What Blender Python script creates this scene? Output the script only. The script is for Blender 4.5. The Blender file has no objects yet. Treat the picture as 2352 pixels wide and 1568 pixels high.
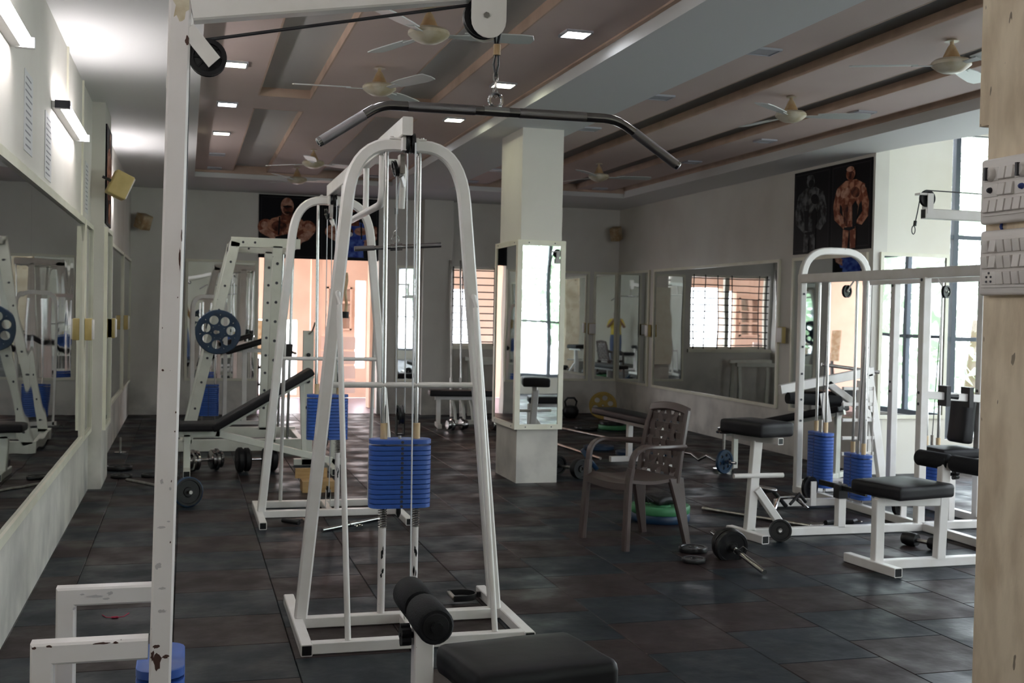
import bpy, bmesh, math, random
from mathutils import Vector as V, Matrix
random.seed(7)
S = bpy.context.scene
COL = S.collection
PI = math.pi
R = math.radians

# ------------------------------------------------------------------ camera
cam_d = bpy.data.cameras.new('camera'); cam = bpy.data.objects.new('camera', cam_d); COL.objects.link(cam)
cam_d.sensor_width = 36.0; cam_d.lens = 36.0 * 2625.7 / 2352.0
cam_d.clip_start = 0.02; cam_d.clip_end = 200
YAW, PITCH, ROLL, CH = 0.27782258, 0.02346561, 0.02073402, 1.473
def cam_axes():
    r = V((math.cos(YAW), -math.sin(YAW), 0)); f0 = V((math.sin(YAW), math.cos(YAW), 0)); u = V((0, 0, 1))
    f = f0 * math.cos(PITCH) - u * math.sin(PITCH); u2 = u * math.cos(PITCH) + f0 * math.sin(PITCH)
    return r * math.cos(ROLL) + u2 * math.sin(ROLL), u2 * math.cos(ROLL) - r * math.sin(ROLL), f
_r, _u, _f = cam_axes()
cam.matrix_world = Matrix(((_r.x, _u.x, -_f.x, 0), (_r.y, _u.y, -_f.y, 0), (_r.z, _u.z, -_f.z, CH), (0, 0, 0, 1)))
cam_d.dof.use_dof = True; cam_d.dof.focus_distance = 3.7; cam_d.dof.aperture_fstop = 9.0
S.camera = cam

# ------------------------------------------------------------------ sky and exposure
SKY = 8.0
W = bpy.data.worlds.new('sky'); S.world = W; W.use_nodes = True
nt = W.node_tree; bgn = nt.nodes['Background']
tc = nt.nodes.new('ShaderNodeTexCoord'); sep = nt.nodes.new('ShaderNodeSeparateXYZ'); rampn = nt.nodes.new('ShaderNodeValToRGB')
nt.links.new(tc.outputs['Generated'], sep.inputs[0]); nt.links.new(sep.outputs['Z'], rampn.inputs[0])
rampn.color_ramp.elements[0].position = 0.0; rampn.color_ramp.elements[0].color = (0.965, 0.95, 0.98, 1)
rampn.color_ramp.elements[1].position = 0.7; rampn.color_ramp.elements[1].color = (0.86, 0.88, 1.0, 1)
nt.links.new(rampn.outputs[0], bgn.inputs[0]); bgn.inputs[1].default_value = SKY
S.view_settings.view_transform = 'Standard'; S.view_settings.look = 'None'
S.view_settings.exposure = 0.48; S.view_settings.gamma = 1.0; S.view_settings.use_curve_mapping = False
S.cycles.max_bounces = 10; S.cycles.diffuse_bounces = 5; S.cycles.glossy_bounces = 6; S.cycles.transparent_max_bounces = 12
S.cycles.sample_clamp_indirect = 6.0; S.cycles.caustics_reflective = False; S.cycles.caustics_refractive = False
S.cycles.use_denoising = True

def portal(name, loc, rot, sx, sy):
    l = bpy.data.lights.new(name, 'AREA'); l.shape = 'RECTANGLE'; l.size = sx; l.size_y = sy; l.cycles.is_portal = True
    o = bpy.data.objects.new(name, l); o.location = loc; o.rotation_euler = rot; COL.objects.link(o)
portal('window_portal', (7.95, 9.78, 1.83), (R(-90), 0, 0), 1.5, 3.0)
portal('window_portal', (8.62, 5.4, 1.8), (0, R(90), 0), 3.0, 7.4)
portal('window_portal', (6.0, -2.12, 1.6), (R(90), 0, 0), 3.2, 2.6)
portal('window_portal', (4.42, 16.55, 1.6), (R(-90), 0, 0), 1.35, 1.2)
portal('window_portal', (1.82, 16.6, 1.1), (R(-90), 0, 0), 1.7, 2.2)

# ------------------------------------------------------------------ materials
MT = {}
def _n(m): return m.node_tree.nodes, m.node_tree.links
def mat(name, c, rough=0.5, metal=0.0, c2=None, scale=6.0, lo=0.4, hi=0.65, detail=4.0, bump=0.0, bscale=60.0, spec=None,
        chips=None, chip_scale=14.0, chip_at=0.70, stretch=None, rough2=None, emit=None, estr=0.0, coat=0.0, dirt=None):
    m = bpy.data.materials.new(name); m.use_nodes = True; N, L = _n(m); b = N['Principled BSDF']
    b.inputs['Roughness'].default_value = rough; b.inputs['Metallic'].default_value = metal
    if spec is not None: b.inputs['Specular IOR Level'].default_value = spec
    if coat: b.inputs['Coat Weight'].default_value = coat; b.inputs['Coat Roughness'].default_value = 0.15
    b.inputs['Base Color'].default_value = (*c, 1)
    if emit: b.inputs['Emission Color'].default_value = (*emit, 1); b.inputs['Emission Strength'].default_value = estr
    co = N.new('ShaderNodeTexCoord'); mp = N.new('ShaderNodeMapping'); L.new(co.outputs['Object'], mp.inputs[0])
    if stretch: mp.inputs['Scale'].default_value = stretch
    out = None
    def noise(sc, det=4.0):
        t = N.new('ShaderNodeTexNoise'); t.inputs['Scale'].default_value = sc; t.inputs['Detail'].default_value = det
        L.new(mp.outputs[0], t.inputs['Vector']); return t.outputs[0]
    def ramp(src, a, z):
        r = N.new('ShaderNodeMapRange'); r.inputs[1].default_value = a; r.inputs[2].default_value = z; L.new(src, r.inputs[0]); return r.outputs[0]
    def mix(fac, a, bcol):
        x = N.new('ShaderNodeMix'); x.data_type = 'RGBA'; L.new(fac, x.inputs[0])
        if hasattr(a, 'is_linked') or not isinstance(a, tuple): L.new(a, x.inputs[6])
        else: x.inputs[6].default_value = (*a, 1)
        x.inputs[7].default_value = (*bcol, 1); return x.outputs[2]
    if c2: out = mix(ramp(noise(scale, detail), lo, hi), c, c2)
    if dirt:   # scuffs and grime low on plaster: (colour, height they reach)
        s2 = N.new('ShaderNodeSeparateXYZ'); gp = N.new('ShaderNodeNewGeometry'); L.new(gp.outputs['Position'], s2.inputs[0])
        h = N.new('ShaderNodeMapRange'); h.inputs[1].default_value = dirt[1]; h.inputs[2].default_value = 0.0; L.new(s2.outputs['Z'], h.inputs[0])
        mu = N.new('ShaderNodeMath'); mu.operation = 'MULTIPLY'; L.new(h.outputs[0], mu.inputs[0]); L.new(ramp(noise(3.2, 6.0), 0.40, 0.75), mu.inputs[1])
        out = mix(mu.outputs[0], out if out is not None else c, dirt[0])
    if chips: out = mix(ramp(noise(chip_scale, 2.5), chip_at, chip_at + 0.015), out if out is not None else c, chips)
    if out is not None: L.new(out, b.inputs['Base Color'])
    if rough2:
        rr2 = N.new('ShaderNodeMapRange'); rr2.inputs[1].default_value = 0.35; rr2.inputs[2].default_value = 0.65; rr2.inputs[3].default_value = rough2[0]; rr2.inputs[4].default_value = rough2[1]
        L.new(noise(3.4, 5.0), rr2.inputs[0]); L.new(rr2.outputs[0], b.inputs['Roughness'])
    if bump:
        bn = N.new('ShaderNodeBump'); bn.inputs['Strength'].default_value = bump; bn.inputs['Distance'].default_value = 0.01
        L.new(noise(bscale, 3.0), bn.inputs['Height']); L.new(bn.outputs[0], b.inputs['Normal'])
    MT[name] = m; return m
mat('plaster', (0.69, 0.665, 0.61), 0.75, c2=(0.63, 0.60, 0.545), scale=1.6, bump=0.06, bscale=40, dirt=((0.34, 0.335, 0.325), 0.8))
mat('plaster_warm', (0.80, 0.68, 0.51), 0.8, c2=(0.58, 0.47, 0.335), scale=4.0, bump=0.1, bscale=50, chips=(0.26, 0.21, 0.155), chip_scale=11, chip_at=0.69, stretch=(1, 2.6, 0.9))
mat('plaster_cream', (0.77, 0.74, 0.66), 0.75, c2=(0.71, 0.67, 0.57), scale=1.2)
mat('ceiling_white', (0.70, 0.70, 0.69), 0.7)
mat('ceiling_beam', (0.66, 0.67, 0.67), 0.75)
mat('ceiling_pink', (0.62, 0.50, 0.46), 0.7, c2=(0.58, 0.46, 0.42), scale=1.0)
mat('ceiling_groove', (0.56, 0.55, 0.53), 0.7)
mat('groove_shade', (0.15, 0.14, 0.13), 0.7)  # shade inside the window-side grooves, put into the colour of their tops
mat('ceiling_edge', (0.56, 0.41, 0.32), 0.7, c2=(0.46, 0.33, 0.25), scale=4)
mat('floor_joint', (0.010, 0.010, 0.010), 0.9)
mat('tile_blue', (0.0085, 0.0125, 0.0165), 0.40, rough2=(0.32, 0.62), c2=(0.015, 0.020, 0.025), scale=2.6, bump=0.4, bscale=9, spec=0.20)
mat('tile_brown', (0.0185, 0.0115, 0.011), 0.43, rough2=(0.35, 0.65), c2=(0.026, 0.017, 0.0165), scale=2.6, bump=0.4, bscale=9, spec=0.18)
mat('frame_white', (0.78, 0.755, 0.725), 0.30, c2=(0.72, 0.69, 0.645), scale=7, chips=(0.06, 0.04, 0.03), chip_scale=26, chip_at=0.775)
mat('frame_chipped', (0.78, 0.74, 0.725), 0.28, c2=(0.74, 0.695, 0.665), scale=5, chips=(0.05, 0.03, 0.025), chip_scale=70, chip_at=0.745)
mat('frame_greenish', (0.72, 0.73, 0.655), 0.4, c2=(0.66, 0.665, 0.59), scale=8, chips=(0.12, 0.11, 0.09), chip_scale=24, chip_at=0.75)
mat('rust_paint', (0.62, 0.56, 0.42), 0.5, c2=(0.42, 0.33, 0.2), scale=18)
mat('scuff', (0.48, 0.45, 0.45), 0.5)
mat('rust_dark', (0.065, 0.028, 0.02), 0.8)
mat('chrome', (0.50, 0.49, 0.485), 0.12, 1.0)
mat('chrome_bar', (0.30, 0.285, 0.28), 0.18, 1.0, c2=(0.24, 0.225, 0.22), scale=30)
mat('knurl', (0.22, 0.205, 0.21), 0.30, 1.0, bump=0.25, bscale=700)
mat('steel_worn', (0.42, 0.40, 0.38), 0.32, 1.0, c2=(0.30, 0.27, 0.24), scale=20)
mat('rubber_black', (0.006, 0.006, 0.0065), 0.55, spec=0.3)
mat('plastic_black', (0.005, 0.005, 0.006), 0.35, spec=0.35)
mat('iron_black', (0.007, 0.007, 0.0075), 0.36, spec=0.35, c2=(0.013, 0.013, 0.013), scale=12)
mat('foam_black', (0.008, 0.0083, 0.009), 0.8, spec=0.25, bump=0.2, bscale=140)
mat('vinyl_black', (0.010, 0.0095, 0.0105), 0.5, spec=0.22, bump=0.12, bscale=10, c2=(0.014, 0.013, 0.0145), scale=3)
mat('cable_black', (0.014, 0.014, 0.018), 0.45)
mat('cable_clear', (0.62, 0.64, 0.66), 0.25, spec=0.6)
mat('stack_blue', (0.030, 0.105, 0.43), 0.42, c2=(0.024, 0.085, 0.35), scale=9, chips=(0.04, 0.035, 0.03), chip_scale=16, chip_at=0.76)
mat('plate_blue', (0.004, 0.023, 0.058), 0.45, c2=(0.006, 0.033, 0.08), scale=9)
mat('plate_yellow', (0.36, 0.24, 0.03), 0.5, c2=(0.28, 0.18, 0.02), scale=8)
mat('plate_green', (0.05, 0.22, 0.09), 0.55, c2=(0.04, 0.17, 0.07), scale=8)
mat('sleeve_beige', (0.68, 0.50, 0.28), 0.5)
mat('mirror_frame', (0.80, 0.78, 0.65), 0.35, c2=(0.74, 0.71, 0.57), scale=5)
mat('chair_brown', (0.070, 0.049, 0.044), 0.30, c2=(0.082, 0.059, 0.053), scale=5)
mat('wood_block', (0.42, 0.27, 0.12), 0.6, c2=(0.34, 0.2, 0.08), scale=9, stretch=(1, 6, 6))
mat('switch_white', (0.72, 0.68, 0.645), 0.35, c2=(0.66, 0.62, 0.585), scale=9)
mat('switch_dark', (0.03, 0.03, 0.04), 0.5)
mat('switch_blue', (0.02, 0.04, 0.2), 0.5)
mat('box_yellow', (0.55, 0.42, 0.17), 0.5, c2=(0.48, 0.36, 0.13), scale=10)
mat('fan_cream', (0.58, 0.54, 0.44), 0.35, c2=(0.42, 0.35, 0.22), scale=9)
mat('fan_blade', (0.52, 0.55, 0.53), 0.35)
mat('fan_brown', (0.36, 0.23, 0.11), 0.5, c2=(0.5, 0.4, 0.26), scale=12)
mat('poster_black', (0.004, 0.004, 0.005), 0.5, spec=0.12)
mat('poster_line', (0.03, 0.03, 0.033), 0.5, spec=0.12)
mat('skin_print', (0.20, 0.055, 0.028), 0.5, spec=0.12, c2=(0.52, 0.25, 0.155), scale=13, lo=0.46, hi=0.60)
mat('skin_print_dark', (0.045, 0.012, 0.008), 0.5, spec=0.12, c2=(0.22, 0.07, 0.04), scale=15)
mat('skin_print_light', (0.58, 0.34, 0.25), 0.5, spec=0.12, c2=(0.30, 0.11, 0.06), scale=18)
mat('grey_print', (0.012, 0.012, 0.013), 0.5, spec=0.12, c2=(0.13, 0.135, 0.14), scale=15)
mat('blue_print', (0.02, 0.04, 0.26), 0.5, spec=0.12, c2=(0.10, 0.18, 0.55), scale=14)
mat('white_print', (0.6, 0.6, 0.62), 0.5)
mat('paper', (0.62, 0.62, 0.62), 0.7); mat('ink', (0.22, 0.22, 0.24), 0.7)
mat('peach_wall', (0.74, 0.52, 0.40), 0.8, c2=(0.68, 0.46, 0.345), scale=2)
mat('pink_pale', (0.74, 0.60, 0.54), 0.8)
mat('lilac_floor', (0.30, 0.26, 0.31), 0.35)
mat('window_dark', (0.05, 0.065, 0.085), 0.45)
mat('grille_black', (0.02, 0.02, 0.022), 0.5)
mat('leaf', (0.36, 0.52, 0.32), 0.6, c2=(0.52, 0.66, 0.44), scale=1.5); mat('bark', (0.16, 0.11, 0.07), 0.8)
mat('outside_ground', (0.50, 0.50, 0.46), 0.9)
mat('led_on', (1, 1, 1), 0.5, emit=(0.93, 0.96, 1.0), estr=38.0)
mat('led_on_warm', (1, 1, 1), 0.5, emit=(0.98, 1.0, 0.72), estr=32.0)
mat('led_off', (0.40, 0.41, 0.45), 0.35)
mat('tube_on', (1, 1, 1), 0.5, emit=(1.0, 0.95, 0.97), estr=36.0)
mat('yellow_shirt', (0.62, 0.46, 0.06), 0.8); mat('denim', (0.08, 0.11, 0.2), 0.8); mat('skin', (0.22, 0.11, 0.07), 0.55); mat('hair', (0.012, 0.01, 0.01), 0.6)
mat('red_thread', (0.4, 0.02, 0.06), 0.7)

def mirror_mat(name, tint, wav):
    m = bpy.data.materials.new(name); m.use_nodes = True; N, L = _n(m); b = N['Principled BSDF']
    b.inputs['Base Color'].default_value = (*tint, 1); b.inputs['Metallic'].default_value = 1; b.inputs['Roughness'].default_value = 0.015
    co = N.new('ShaderNodeTexCoord'); t = N.new('ShaderNodeTexNoise'); t.inputs['Scale'].default_value = 1.6; t.inputs['Detail'].default_value = 0.5
    L.new(co.outputs['Object'], t.inputs['Vector']); bn = N.new('ShaderNodeBump'); bn.inputs['Strength'].default_value = wav; bn.inputs['Distance'].default_value = 0.05
    L.new(t.outputs[0], bn.inputs['Height']); L.new(bn.outputs[0], b.inputs['Normal']); MT[name] = m
mirror_mat('mirror', (0.76, 0.785, 0.78), 0.035)
mirror_mat('mirror_flat', (0.76, 0.785, 0.78), 0.004)
mirror_mat('mirror_dull', (0.56, 0.59, 0.59), 0.05)
def glass_mat():
    m = bpy.data.materials.new('glass'); m.use_nodes = True; N, L = _n(m); N.remove(N['Principled BSDF'])
    tr = N.new('ShaderNodeBsdfTransparent'); tr.inputs[0].default_value = (0.925, 0.955, 0.97, 1); gl = N.new('ShaderNodeBsdfGlossy'); gl.inputs['Roughness'].default_value = 0.02
    lw = N.new('ShaderNodeLayerWeight'); pw = N.new('ShaderNodeMath'); pw.operation = 'POWER'; pw.inputs[1].default_value = 5.0
    fr = N.new('ShaderNodeMath'); fr.operation = 'MULTIPLY_ADD'; fr.inputs[1].default_value = 0.6; fr.inputs[2].default_value = 0.03; mx = N.new('ShaderNodeMixShader')
    L.new(lw.outputs['Facing'], pw.inputs[0]); L.new(pw.outputs[0], fr.inputs[0]); L.new(fr.outputs[0], mx.inputs[0]); L.new(tr.outputs[0], mx.inputs[1]); L.new(gl.outputs[0], mx.inputs[2]); L.new(mx.outputs[0], N['Material Output'].inputs[0]); MT['glass'] = m
glass_mat()

# ------------------------------------------------------------------ mesh helpers
class MB:
    def __init__(s): s.v = []; s.f = []
    def add(s, vs, fs):
        o = len(s.v); s.v += [V(x) for x in vs]; s.f += [tuple(i + o for i in f) for f in fs]; return s
    def box(s, x0, x1, y0, y1, z0, z1):
        return s.add([(x0,y0,z0),(x1,y0,z0),(x1,y1,z0),(x0,y1,z0),(x0,y0,z1),(x1,y0,z1),(x1,y1,z1),(x0,y1,z1)],
                     [(0,3,2,1),(4,5,6,7),(0,1,5,4),(1,2,6,5),(2,3,7,6),(3,0,4,7)])
    def sweep(s, pts, prof, up=(0,0,1), closed=False, caps=True):
        pts = [V(p) for p in pts]; n = len(pts); k = len(prof); rings = []; up = V(up)
        for i, p in enumerate(pts):
            a = pts[i-1] if (i > 0 or closed) else p; b = pts[(i+1) % n] if (i < n-1 or closed) else p
            d1 = (p - a).normalized() if (p-a).length > 1e-9 else (b - p).normalized()
            d2 = (b - p).normalized() if (b-p).length > 1e-9 else d1
            t = (d1 + d2).normalized(); u = up - t * up.dot(t)
            if u.length < 1e-4: u = V((1,0,0)) - t * t.x
            if u.length < 1e-4: u = V((0,1,0)) - t * t.y
            u.normalize(); w = t.cross(u); sc = 1.0 / max(0.5, t.dot(d1))
            side = (d2 - d1); side = side.normalized() if side.length > 1e-6 else None
            ring = []
            for (pw, ph) in prof:
                q = w * pw + u * ph
                if side is not None: q += side * (q.dot(side) * (sc - 1))
                ring.append(p + q)
            rings.append(ring)
        vs = [q for r in rings for q in r]; fs = []
        m = n if closed else n - 1
        for i in range(m):
            for j in range(k):
                a = i*k + j; b = i*k + (j+1) % k; c = ((i+1) % n)*k + (j+1) % k; d = ((i+1) % n)*k + j; fs.append((a, b, c, d))
        if caps and not closed: fs += [tuple(range(k-1, -1, -1)), tuple((n-1)*k + j for j in range(k))]
        return s.add(vs, fs)
    @staticmethod
    def rect(w, h, ch=0.004):
        w /= 2; h /= 2; c = min(ch, w*0.45, h*0.45)
        return [(-w+c,-h),(w-c,-h),(w,-h+c),(w,h-c),(w-c,h),(-w+c,h),(-w,h-c),(-w,-h+c)]
    @staticmethod
    def circ(r, n=10): return [(r*math.cos(2*PI*i/n), r*math.sin(2*PI*i/n)) for i in range(n)]
    def bar(s, p0, p1, w=0.05, h=None, up=(0,0,1), ch=0.004, hollow=False):
        """square tube; hollow=True leaves the end at p1 open"""
        h = h or w; p0 = V(p0); p1 = V(p1)
        if not hollow: return s.sweep([p0, p1], MB.rect(w, h, ch), up)
        o = len(s.v); s.sweep([p0, p1], MB.rect(w, h, ch), up, caps=False)
        k = 8; d = (p1 - p0).normalized(); inner = MB.rect(w-0.008, h-0.008, ch*0.6)
        m = MB(); m.sweep([p1, p1 - d*0.09], inner, up, caps=False)
        # sweep of the inner runs backwards: its w axis flips, so mirror the order
        inn = m.v[:k]; inn2 = m.v[k:]; outer = s.v[o+k:o+2*k]
        def near(q): return min(range(k), key=lambda i: (inn[i]-q).length)
        idx = [near(q) for q in outer]
        b = len(s.v); s.v += inn + inn2
        for j in range(k):
            j2 = (j+1) % k; s.f.append((o+k+j, o+k+j2, b+idx[j2], b+idx[j])); s.f.append((b+idx[j], b+idx[j2], b+k+idx[j2], b+k+idx[j]))
        s.f.append(tuple(b+k+idx[j] for j in range(k))); s.f.append(tuple(o+j for j in range(k-1, -1, -1)))
        return s
    def tube(s, p0, p1, r, n=10, r1=None):
        if r1 is None: return s.sweep([p0, p1], MB.circ(r, n), (0.123, 0.345, 0.93))
        p0 = V(p0); p1 = V(p1); ax = (p1-p0); return s.lathe([(0,0),(r,0),(r1,ax.length),(0,ax.length)], p0, ax, n)
    def pipe(s, pts, r, n=8, closed=False, up=(0.123,0.345,0.93)): return s.sweep(pts, MB.circ(r, n), up, closed)
    def lathe(s, prof, origin, axis=(0,0,1), n=20):
        z = V(axis).normalized(); x = z.orthogonal().normalized(); y = z.cross(x); o = V(origin); vs = []; fs = []; rows = []
        for (r, h) in prof:
            if r < 1e-6: rows.append([len(vs)]); vs.append(o + z*h)
            else:
                rows.append(list(range(len(vs), len(vs)+n))); vs += [o + z*h + (x*math.cos(2*PI*i/n) + y*math.sin(2*PI*i/n))*r for i in range(n)]
        for a, b in zip(rows, rows[1:]):
            for i in range(n):
                j = (i+1) % n
                if len(a) == 1 and len(b) == 1: continue
                if len(a) == 1: fs.append((a[0], b[j], b[i]))
                elif len(b) == 1: fs.append((a[i], a[j], b[0]))
                else: fs.append((a[i], a[j], b[j], b[i]))
        return s.add(vs, fs)
    def rbox(s, c, size, r, mtx=None, mid=2, fn=None):
        """rounded box about c"""
        h = [q/2 for q in size]; ax = []
        for a in range(3):
            rr = min(r, h[a]*0.98); inner = h[a]-rr
            xs = [-h[a], -h[a]+rr*0.35] + [-inner + 2*inner*i/mid for i in range(mid+1)] + [h[a]-rr*0.35, h[a]]; ax.append(xs)
        key = {}; vs = []; fs = []
        def vert(i, j, k):
            t = (i, j, k)
            if t in key: return key[t]
            p = V((ax[0][i], ax[1][j], ax[2][k]))
            q = V(tuple(max(-(h[a]-min(r, h[a]*0.98)), min(h[a]-min(r, h[a]*0.98), p[a])) for a in range(3))); d = p - q
            if d.length > 1e-9: p = q + d.normalized()*min(r, min(h)*0.98)
            if fn: p = fn(p)
            key[t] = len(vs); vs.append(p); return key[t]
        m = [len(a)-1 for a in ax]
        for a in range(3):
            b, c2 = [(1,2),(2,0),(0,1)][a]
            for side in (0, m[a]):
                for i in range(m[b]):
                    for j in range(m[c2]):
                        def idx(bi, cj):
                            t = [0,0,0]; t[a] = side; t[b] = bi; t[c2] = cj; return vert(*t)
                        q = (idx(i,j), idx(i+1,j), idx(i+1,j+1), idx(i,j+1)); fs.append(q if side else q[::-1])
        M = mtx or Matrix.Identity(3); c = V(c)
        return s.add([c + M @ p for p in vs], fs)
    def prism(s, poly, o, ux, uy, depth):
        """flat polygon (2d) placed at o with axes ux, uy, thickness depth along ux x uy"""
        o = V(o); ux = V(ux); uy = V(uy); n = ux.cross(uy).normalized()*depth; k = len(poly)
        a = [o + ux*p[0] + uy*p[1] for p in poly]; b = [q + n for q in a]
        return s.add(a + b, [tuple(range(k-1,-1,-1)), tuple(range(k, 2*k))] + [(i, (i+1) % k, k+(i+1) % k, k+i) for i in range(k)])

ORI = {}
def obj(name, mb, m, parent=None, base=None, smooth=True, kind=None, label=None):
    o0 = ORI[parent.name] if parent is not None else V(base or (0,0,0))
    me = bpy.data.meshes.new(name); me.from_pydata([tuple(v - o0) for v in mb.v], [], mb.f)
    me.materials.append(MT[m] if isinstance(m, str) else m)
    if smooth:
        me.shade_smooth(); me.set_sharp_from_angle(angle=R(38))
    me.update(); o = bpy.data.objects.new(name, me); COL.objects.link(o)
    if parent is not None: o.parent = parent
    else: o.location = o0
    ORI[o.name] = o0
    if kind: o['kind'] = kind
    if label: o['label'] = label
    return o
def tag(o, label, cat, group=None):
    o['label'] = label; o['category'] = cat
    if group: o['group'] = group
    return o
def thing(name, label, cat, loc=(0,0,0), group=None):
    o = bpy.data.objects.new(name, None); COL.objects.link(o); o.location = loc; o.empty_display_size = 0.1; ORI[o.name] = V(loc); return tag(o, label, cat, group)
def struct(name, mb, m, parent=None, smooth=False): return obj(name, mb, m, parent, kind=None if parent else 'structure', smooth=smooth)
def share(src, name, parent, loc):
    o = bpy.data.objects.new(name, src.data); COL.objects.link(o); o.parent = parent; o.location = loc; return o
def dup(root, loc, rotz=0.0, label=None, group=None):
    def rec(o, par):
        c = o.copy(); COL.objects.link(c)
        if par is not None: c.parent = par
        for ch in list(o.children): rec(ch, c)
        return c
    r = rec(root, None); r.location = loc; r.rotation_euler = (0,0,rotz)
    if label: r['label'] = label
    if group: r['group'] = group
    return r
def arc(c, r, a0, a1, n, ux, uy):
    c = V(c); ux = V(ux); uy = V(uy)
    return [c + ux*(r*math.cos(a0+(a1-a0)*i/n)) + uy*(r*math.sin(a0+(a1-a0)*i/n)) for i in range(n+1)]
def rot3(z=0, y=0, x=0): return (Matrix.Rotation(z,3,'Z') @ Matrix.Rotation(y,3,'Y') @ Matrix.Rotation(x,3,'X'))

# ================================================================== SETTING
XL, XR, XW, YB, YF, YN = -0.745, 6.35, 8.5, 16.4, 9.65, -2.0
ZC, ZP, ZG = 3.10, 3.19, 3.258
# ---- floor and its rubber tiles
floor = struct('floor', MB().box(XL-0.15, XW+0.15, YN-0.15, YB+0.2, -0.15, -0.016), 'floor_joint')
CX0 = 2.461; tile_src = {}
def tile_mesh(x0, x1, y0, y1, m):
    mb = MB(); g = 0.0015; x0 += g; x1 -= g; y0 += g; y1 -= g; c = 0.003; z0, z1 = -0.016, 0.0
    mb.add([(x0,y0,z0),(x1,y0,z0),(x1,y1,z0),(x0,y1,z0),(x0,y0,z1-c),(x1,y0,z1-c),(x1,y1,z1-c),(x0,y1,z1-c),
            (x0+c,y0+c,z1),(x1-c,y0+c,z1),(x1-c,y1-c,z1),(x0+c,y1-c,z1)],
           [(0,1,5,4),(1,2,6,5),(2,3,7,6),(3,0,4,7),(4,5,9,8),(5,6,10,9),(6,7,11,10),(7,4,8,11),(8,9,10,11)])
    return mb
par_fix = {-5: 1, 0: 0, 1: 1, -6: 0, -4: 0, -3: 1, -2: 1, -1: 0, 2: 0, 3: 1}
tiles = []
for k in range(-7, 13):
    x0 = max(XL, CX0 + 0.5*k); x1 = min(XW, CX0 + 0.5*k + 0.5)
    if x1 - x0 < 0.02: continue
    off = 0.361 if k % 2 == 0 else 0.111; par = par_fix.get(k, random.randint(0, 1))
    for j in range(-5, 34):
        y0 = max(YN, off + 0.5*j); y1 = min(YB, off + 0.5*j + 0.5)
        if y1 - y0 < 0.02: continue
        yc = (y0+y1)/2; xc = (x0+x1)/2
        if yc > YF and x0 > XR: continue
        d = xc*_f.x + yc*_f.y; px = 1176 + 2625.7*(xc*_r.x + yc*_r.y)/max(d, 0.1)
        vis = d > 3.4 and -120 < px < 2330
        tiles.append((d if vis else 1000 + d, x0, x1, y0, y1, 'tile_blue' if (j + par) % 2 == 0 else 'tile_brown', k, j))
tiles.sort(key=lambda t: t[0])
rest = {'tile_blue': MB(), 'tile_brown': MB()}
for i, (d, x0, x1, y0, y1, m, k, j) in enumerate(tiles):
    if i < 300 and d < 1000:
        full = abs(x1-x0-0.5) < 1e-4 and abs(y1-y0-0.5) < 1e-4
        if full and m in tile_src: share(tile_src[m], 'floor_tile', floor, ((x0+x1)/2, (y0+y1)/2, 0))
        elif full:
            src = obj('floor_tile', tile_mesh(-0.25, 0.25, -0.25, 0.25, m), m, floor, smooth=False); src.location = ((x0+x1)/2, (y0+y1)/2, 0); tile_src[m] = src
        else: obj('floor_tile', tile_mesh(x0, x1, y0, y1, m), m, floor, smooth=False)
    else:
        t = tile_mesh(x0, x1, y0, y1, m); rest[m].add(t.v, t.f)
for m in rest: obj('far_floor_tiles', rest[m], m, floor, smooth=False, kind='stuff')
# tile grain must differ from tile to tile: object coordinates of shared tiles repeat, so add a world-space offset
for mn in ('tile_blue', 'tile_brown'):
    N, L = _n(MT[mn]); gp = N.new('ShaderNodeNewGeometry')
    for nd in N:
        if nd.type == 'MAPPING': L.new(gp.outputs['Position'], nd.inputs[0])
# ---- walls
struct('wall_left', MB().box(XL-0.15, XL, YN-0.15, YB+0.15, 0, 3.7), 'plaster')
struct('pilaster', MB().box(XL-0.02, XL+0.10, 9.73, 10.47, 0, ZC), 'plaster')
WX0, WX1, WZ0, WZ1 = 3.745, 5.10, 1.0, 2.165      # barred window
OX0, OX1, OZ1 = 0.97, 2.66, 2.21                   # opening under the poster
wb = MB().box(XL-0.15, OX0, YB, YB+0.18, 0, 3.7).box(OX0, OX1, YB, YB+0.18, OZ1, 3.7).box(OX1, WX0, YB, YB+0.18, 0, 3.7)
wb.box(WX0, WX1, YB, YB+0.18, 0, WZ0).box(WX0, WX1, YB, YB+0.18, WZ1, 3.7).box(WX1, XR+0.15, YB, YB+0.18, 0, 3.7)
struct('wall_back', wb, 'plaster')
struct('wall_pier', MB().box(3.27, 3.70, YB-0.22, YB+0.02, 0, ZC), 'plaster')
struct('wall_right', MB().box(XR, XR+0.15, YF, YB+0.15, 0, 3.7), 'plaster')
struct('wall_recess', MB().box(XR+0.15, 7.21, YF, YF+0.15, 0, 3.9).box(7.21, XW+0.15, YF, YF+0.15, 0, 0.33).box(7.21, XW+0.15, YF, YF+0.15, 3.34, 3.9), 'plaster_cream')
struct('wall_window_side', MB().box(XW, XW+0.15, YN-0.15, 1.6, 0, 3.9).box(XW, XW+0.15, 1.6, 9.2, 0, 0.35).box(XW, XW+0.15, 1.6, 9.2, 3.3, 3.9).box(XW, XW+0.15, 9.2, YF+0.15, 0, 3.9), 'plaster_cream')
struct('wall_front', MB().box(XL-0.15, 4.4, YN-0.15, YN, 0, 3.9).box(4.4, 7.6, YN-0.15, YN, 0, 0.3).box(4.4, 7.6, YN-0.15, YN, 2.9, 3.9).box(7.6, XW+0.15, YN-0.15, YN, 0, 3.9), 'plaster_cream')
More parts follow.
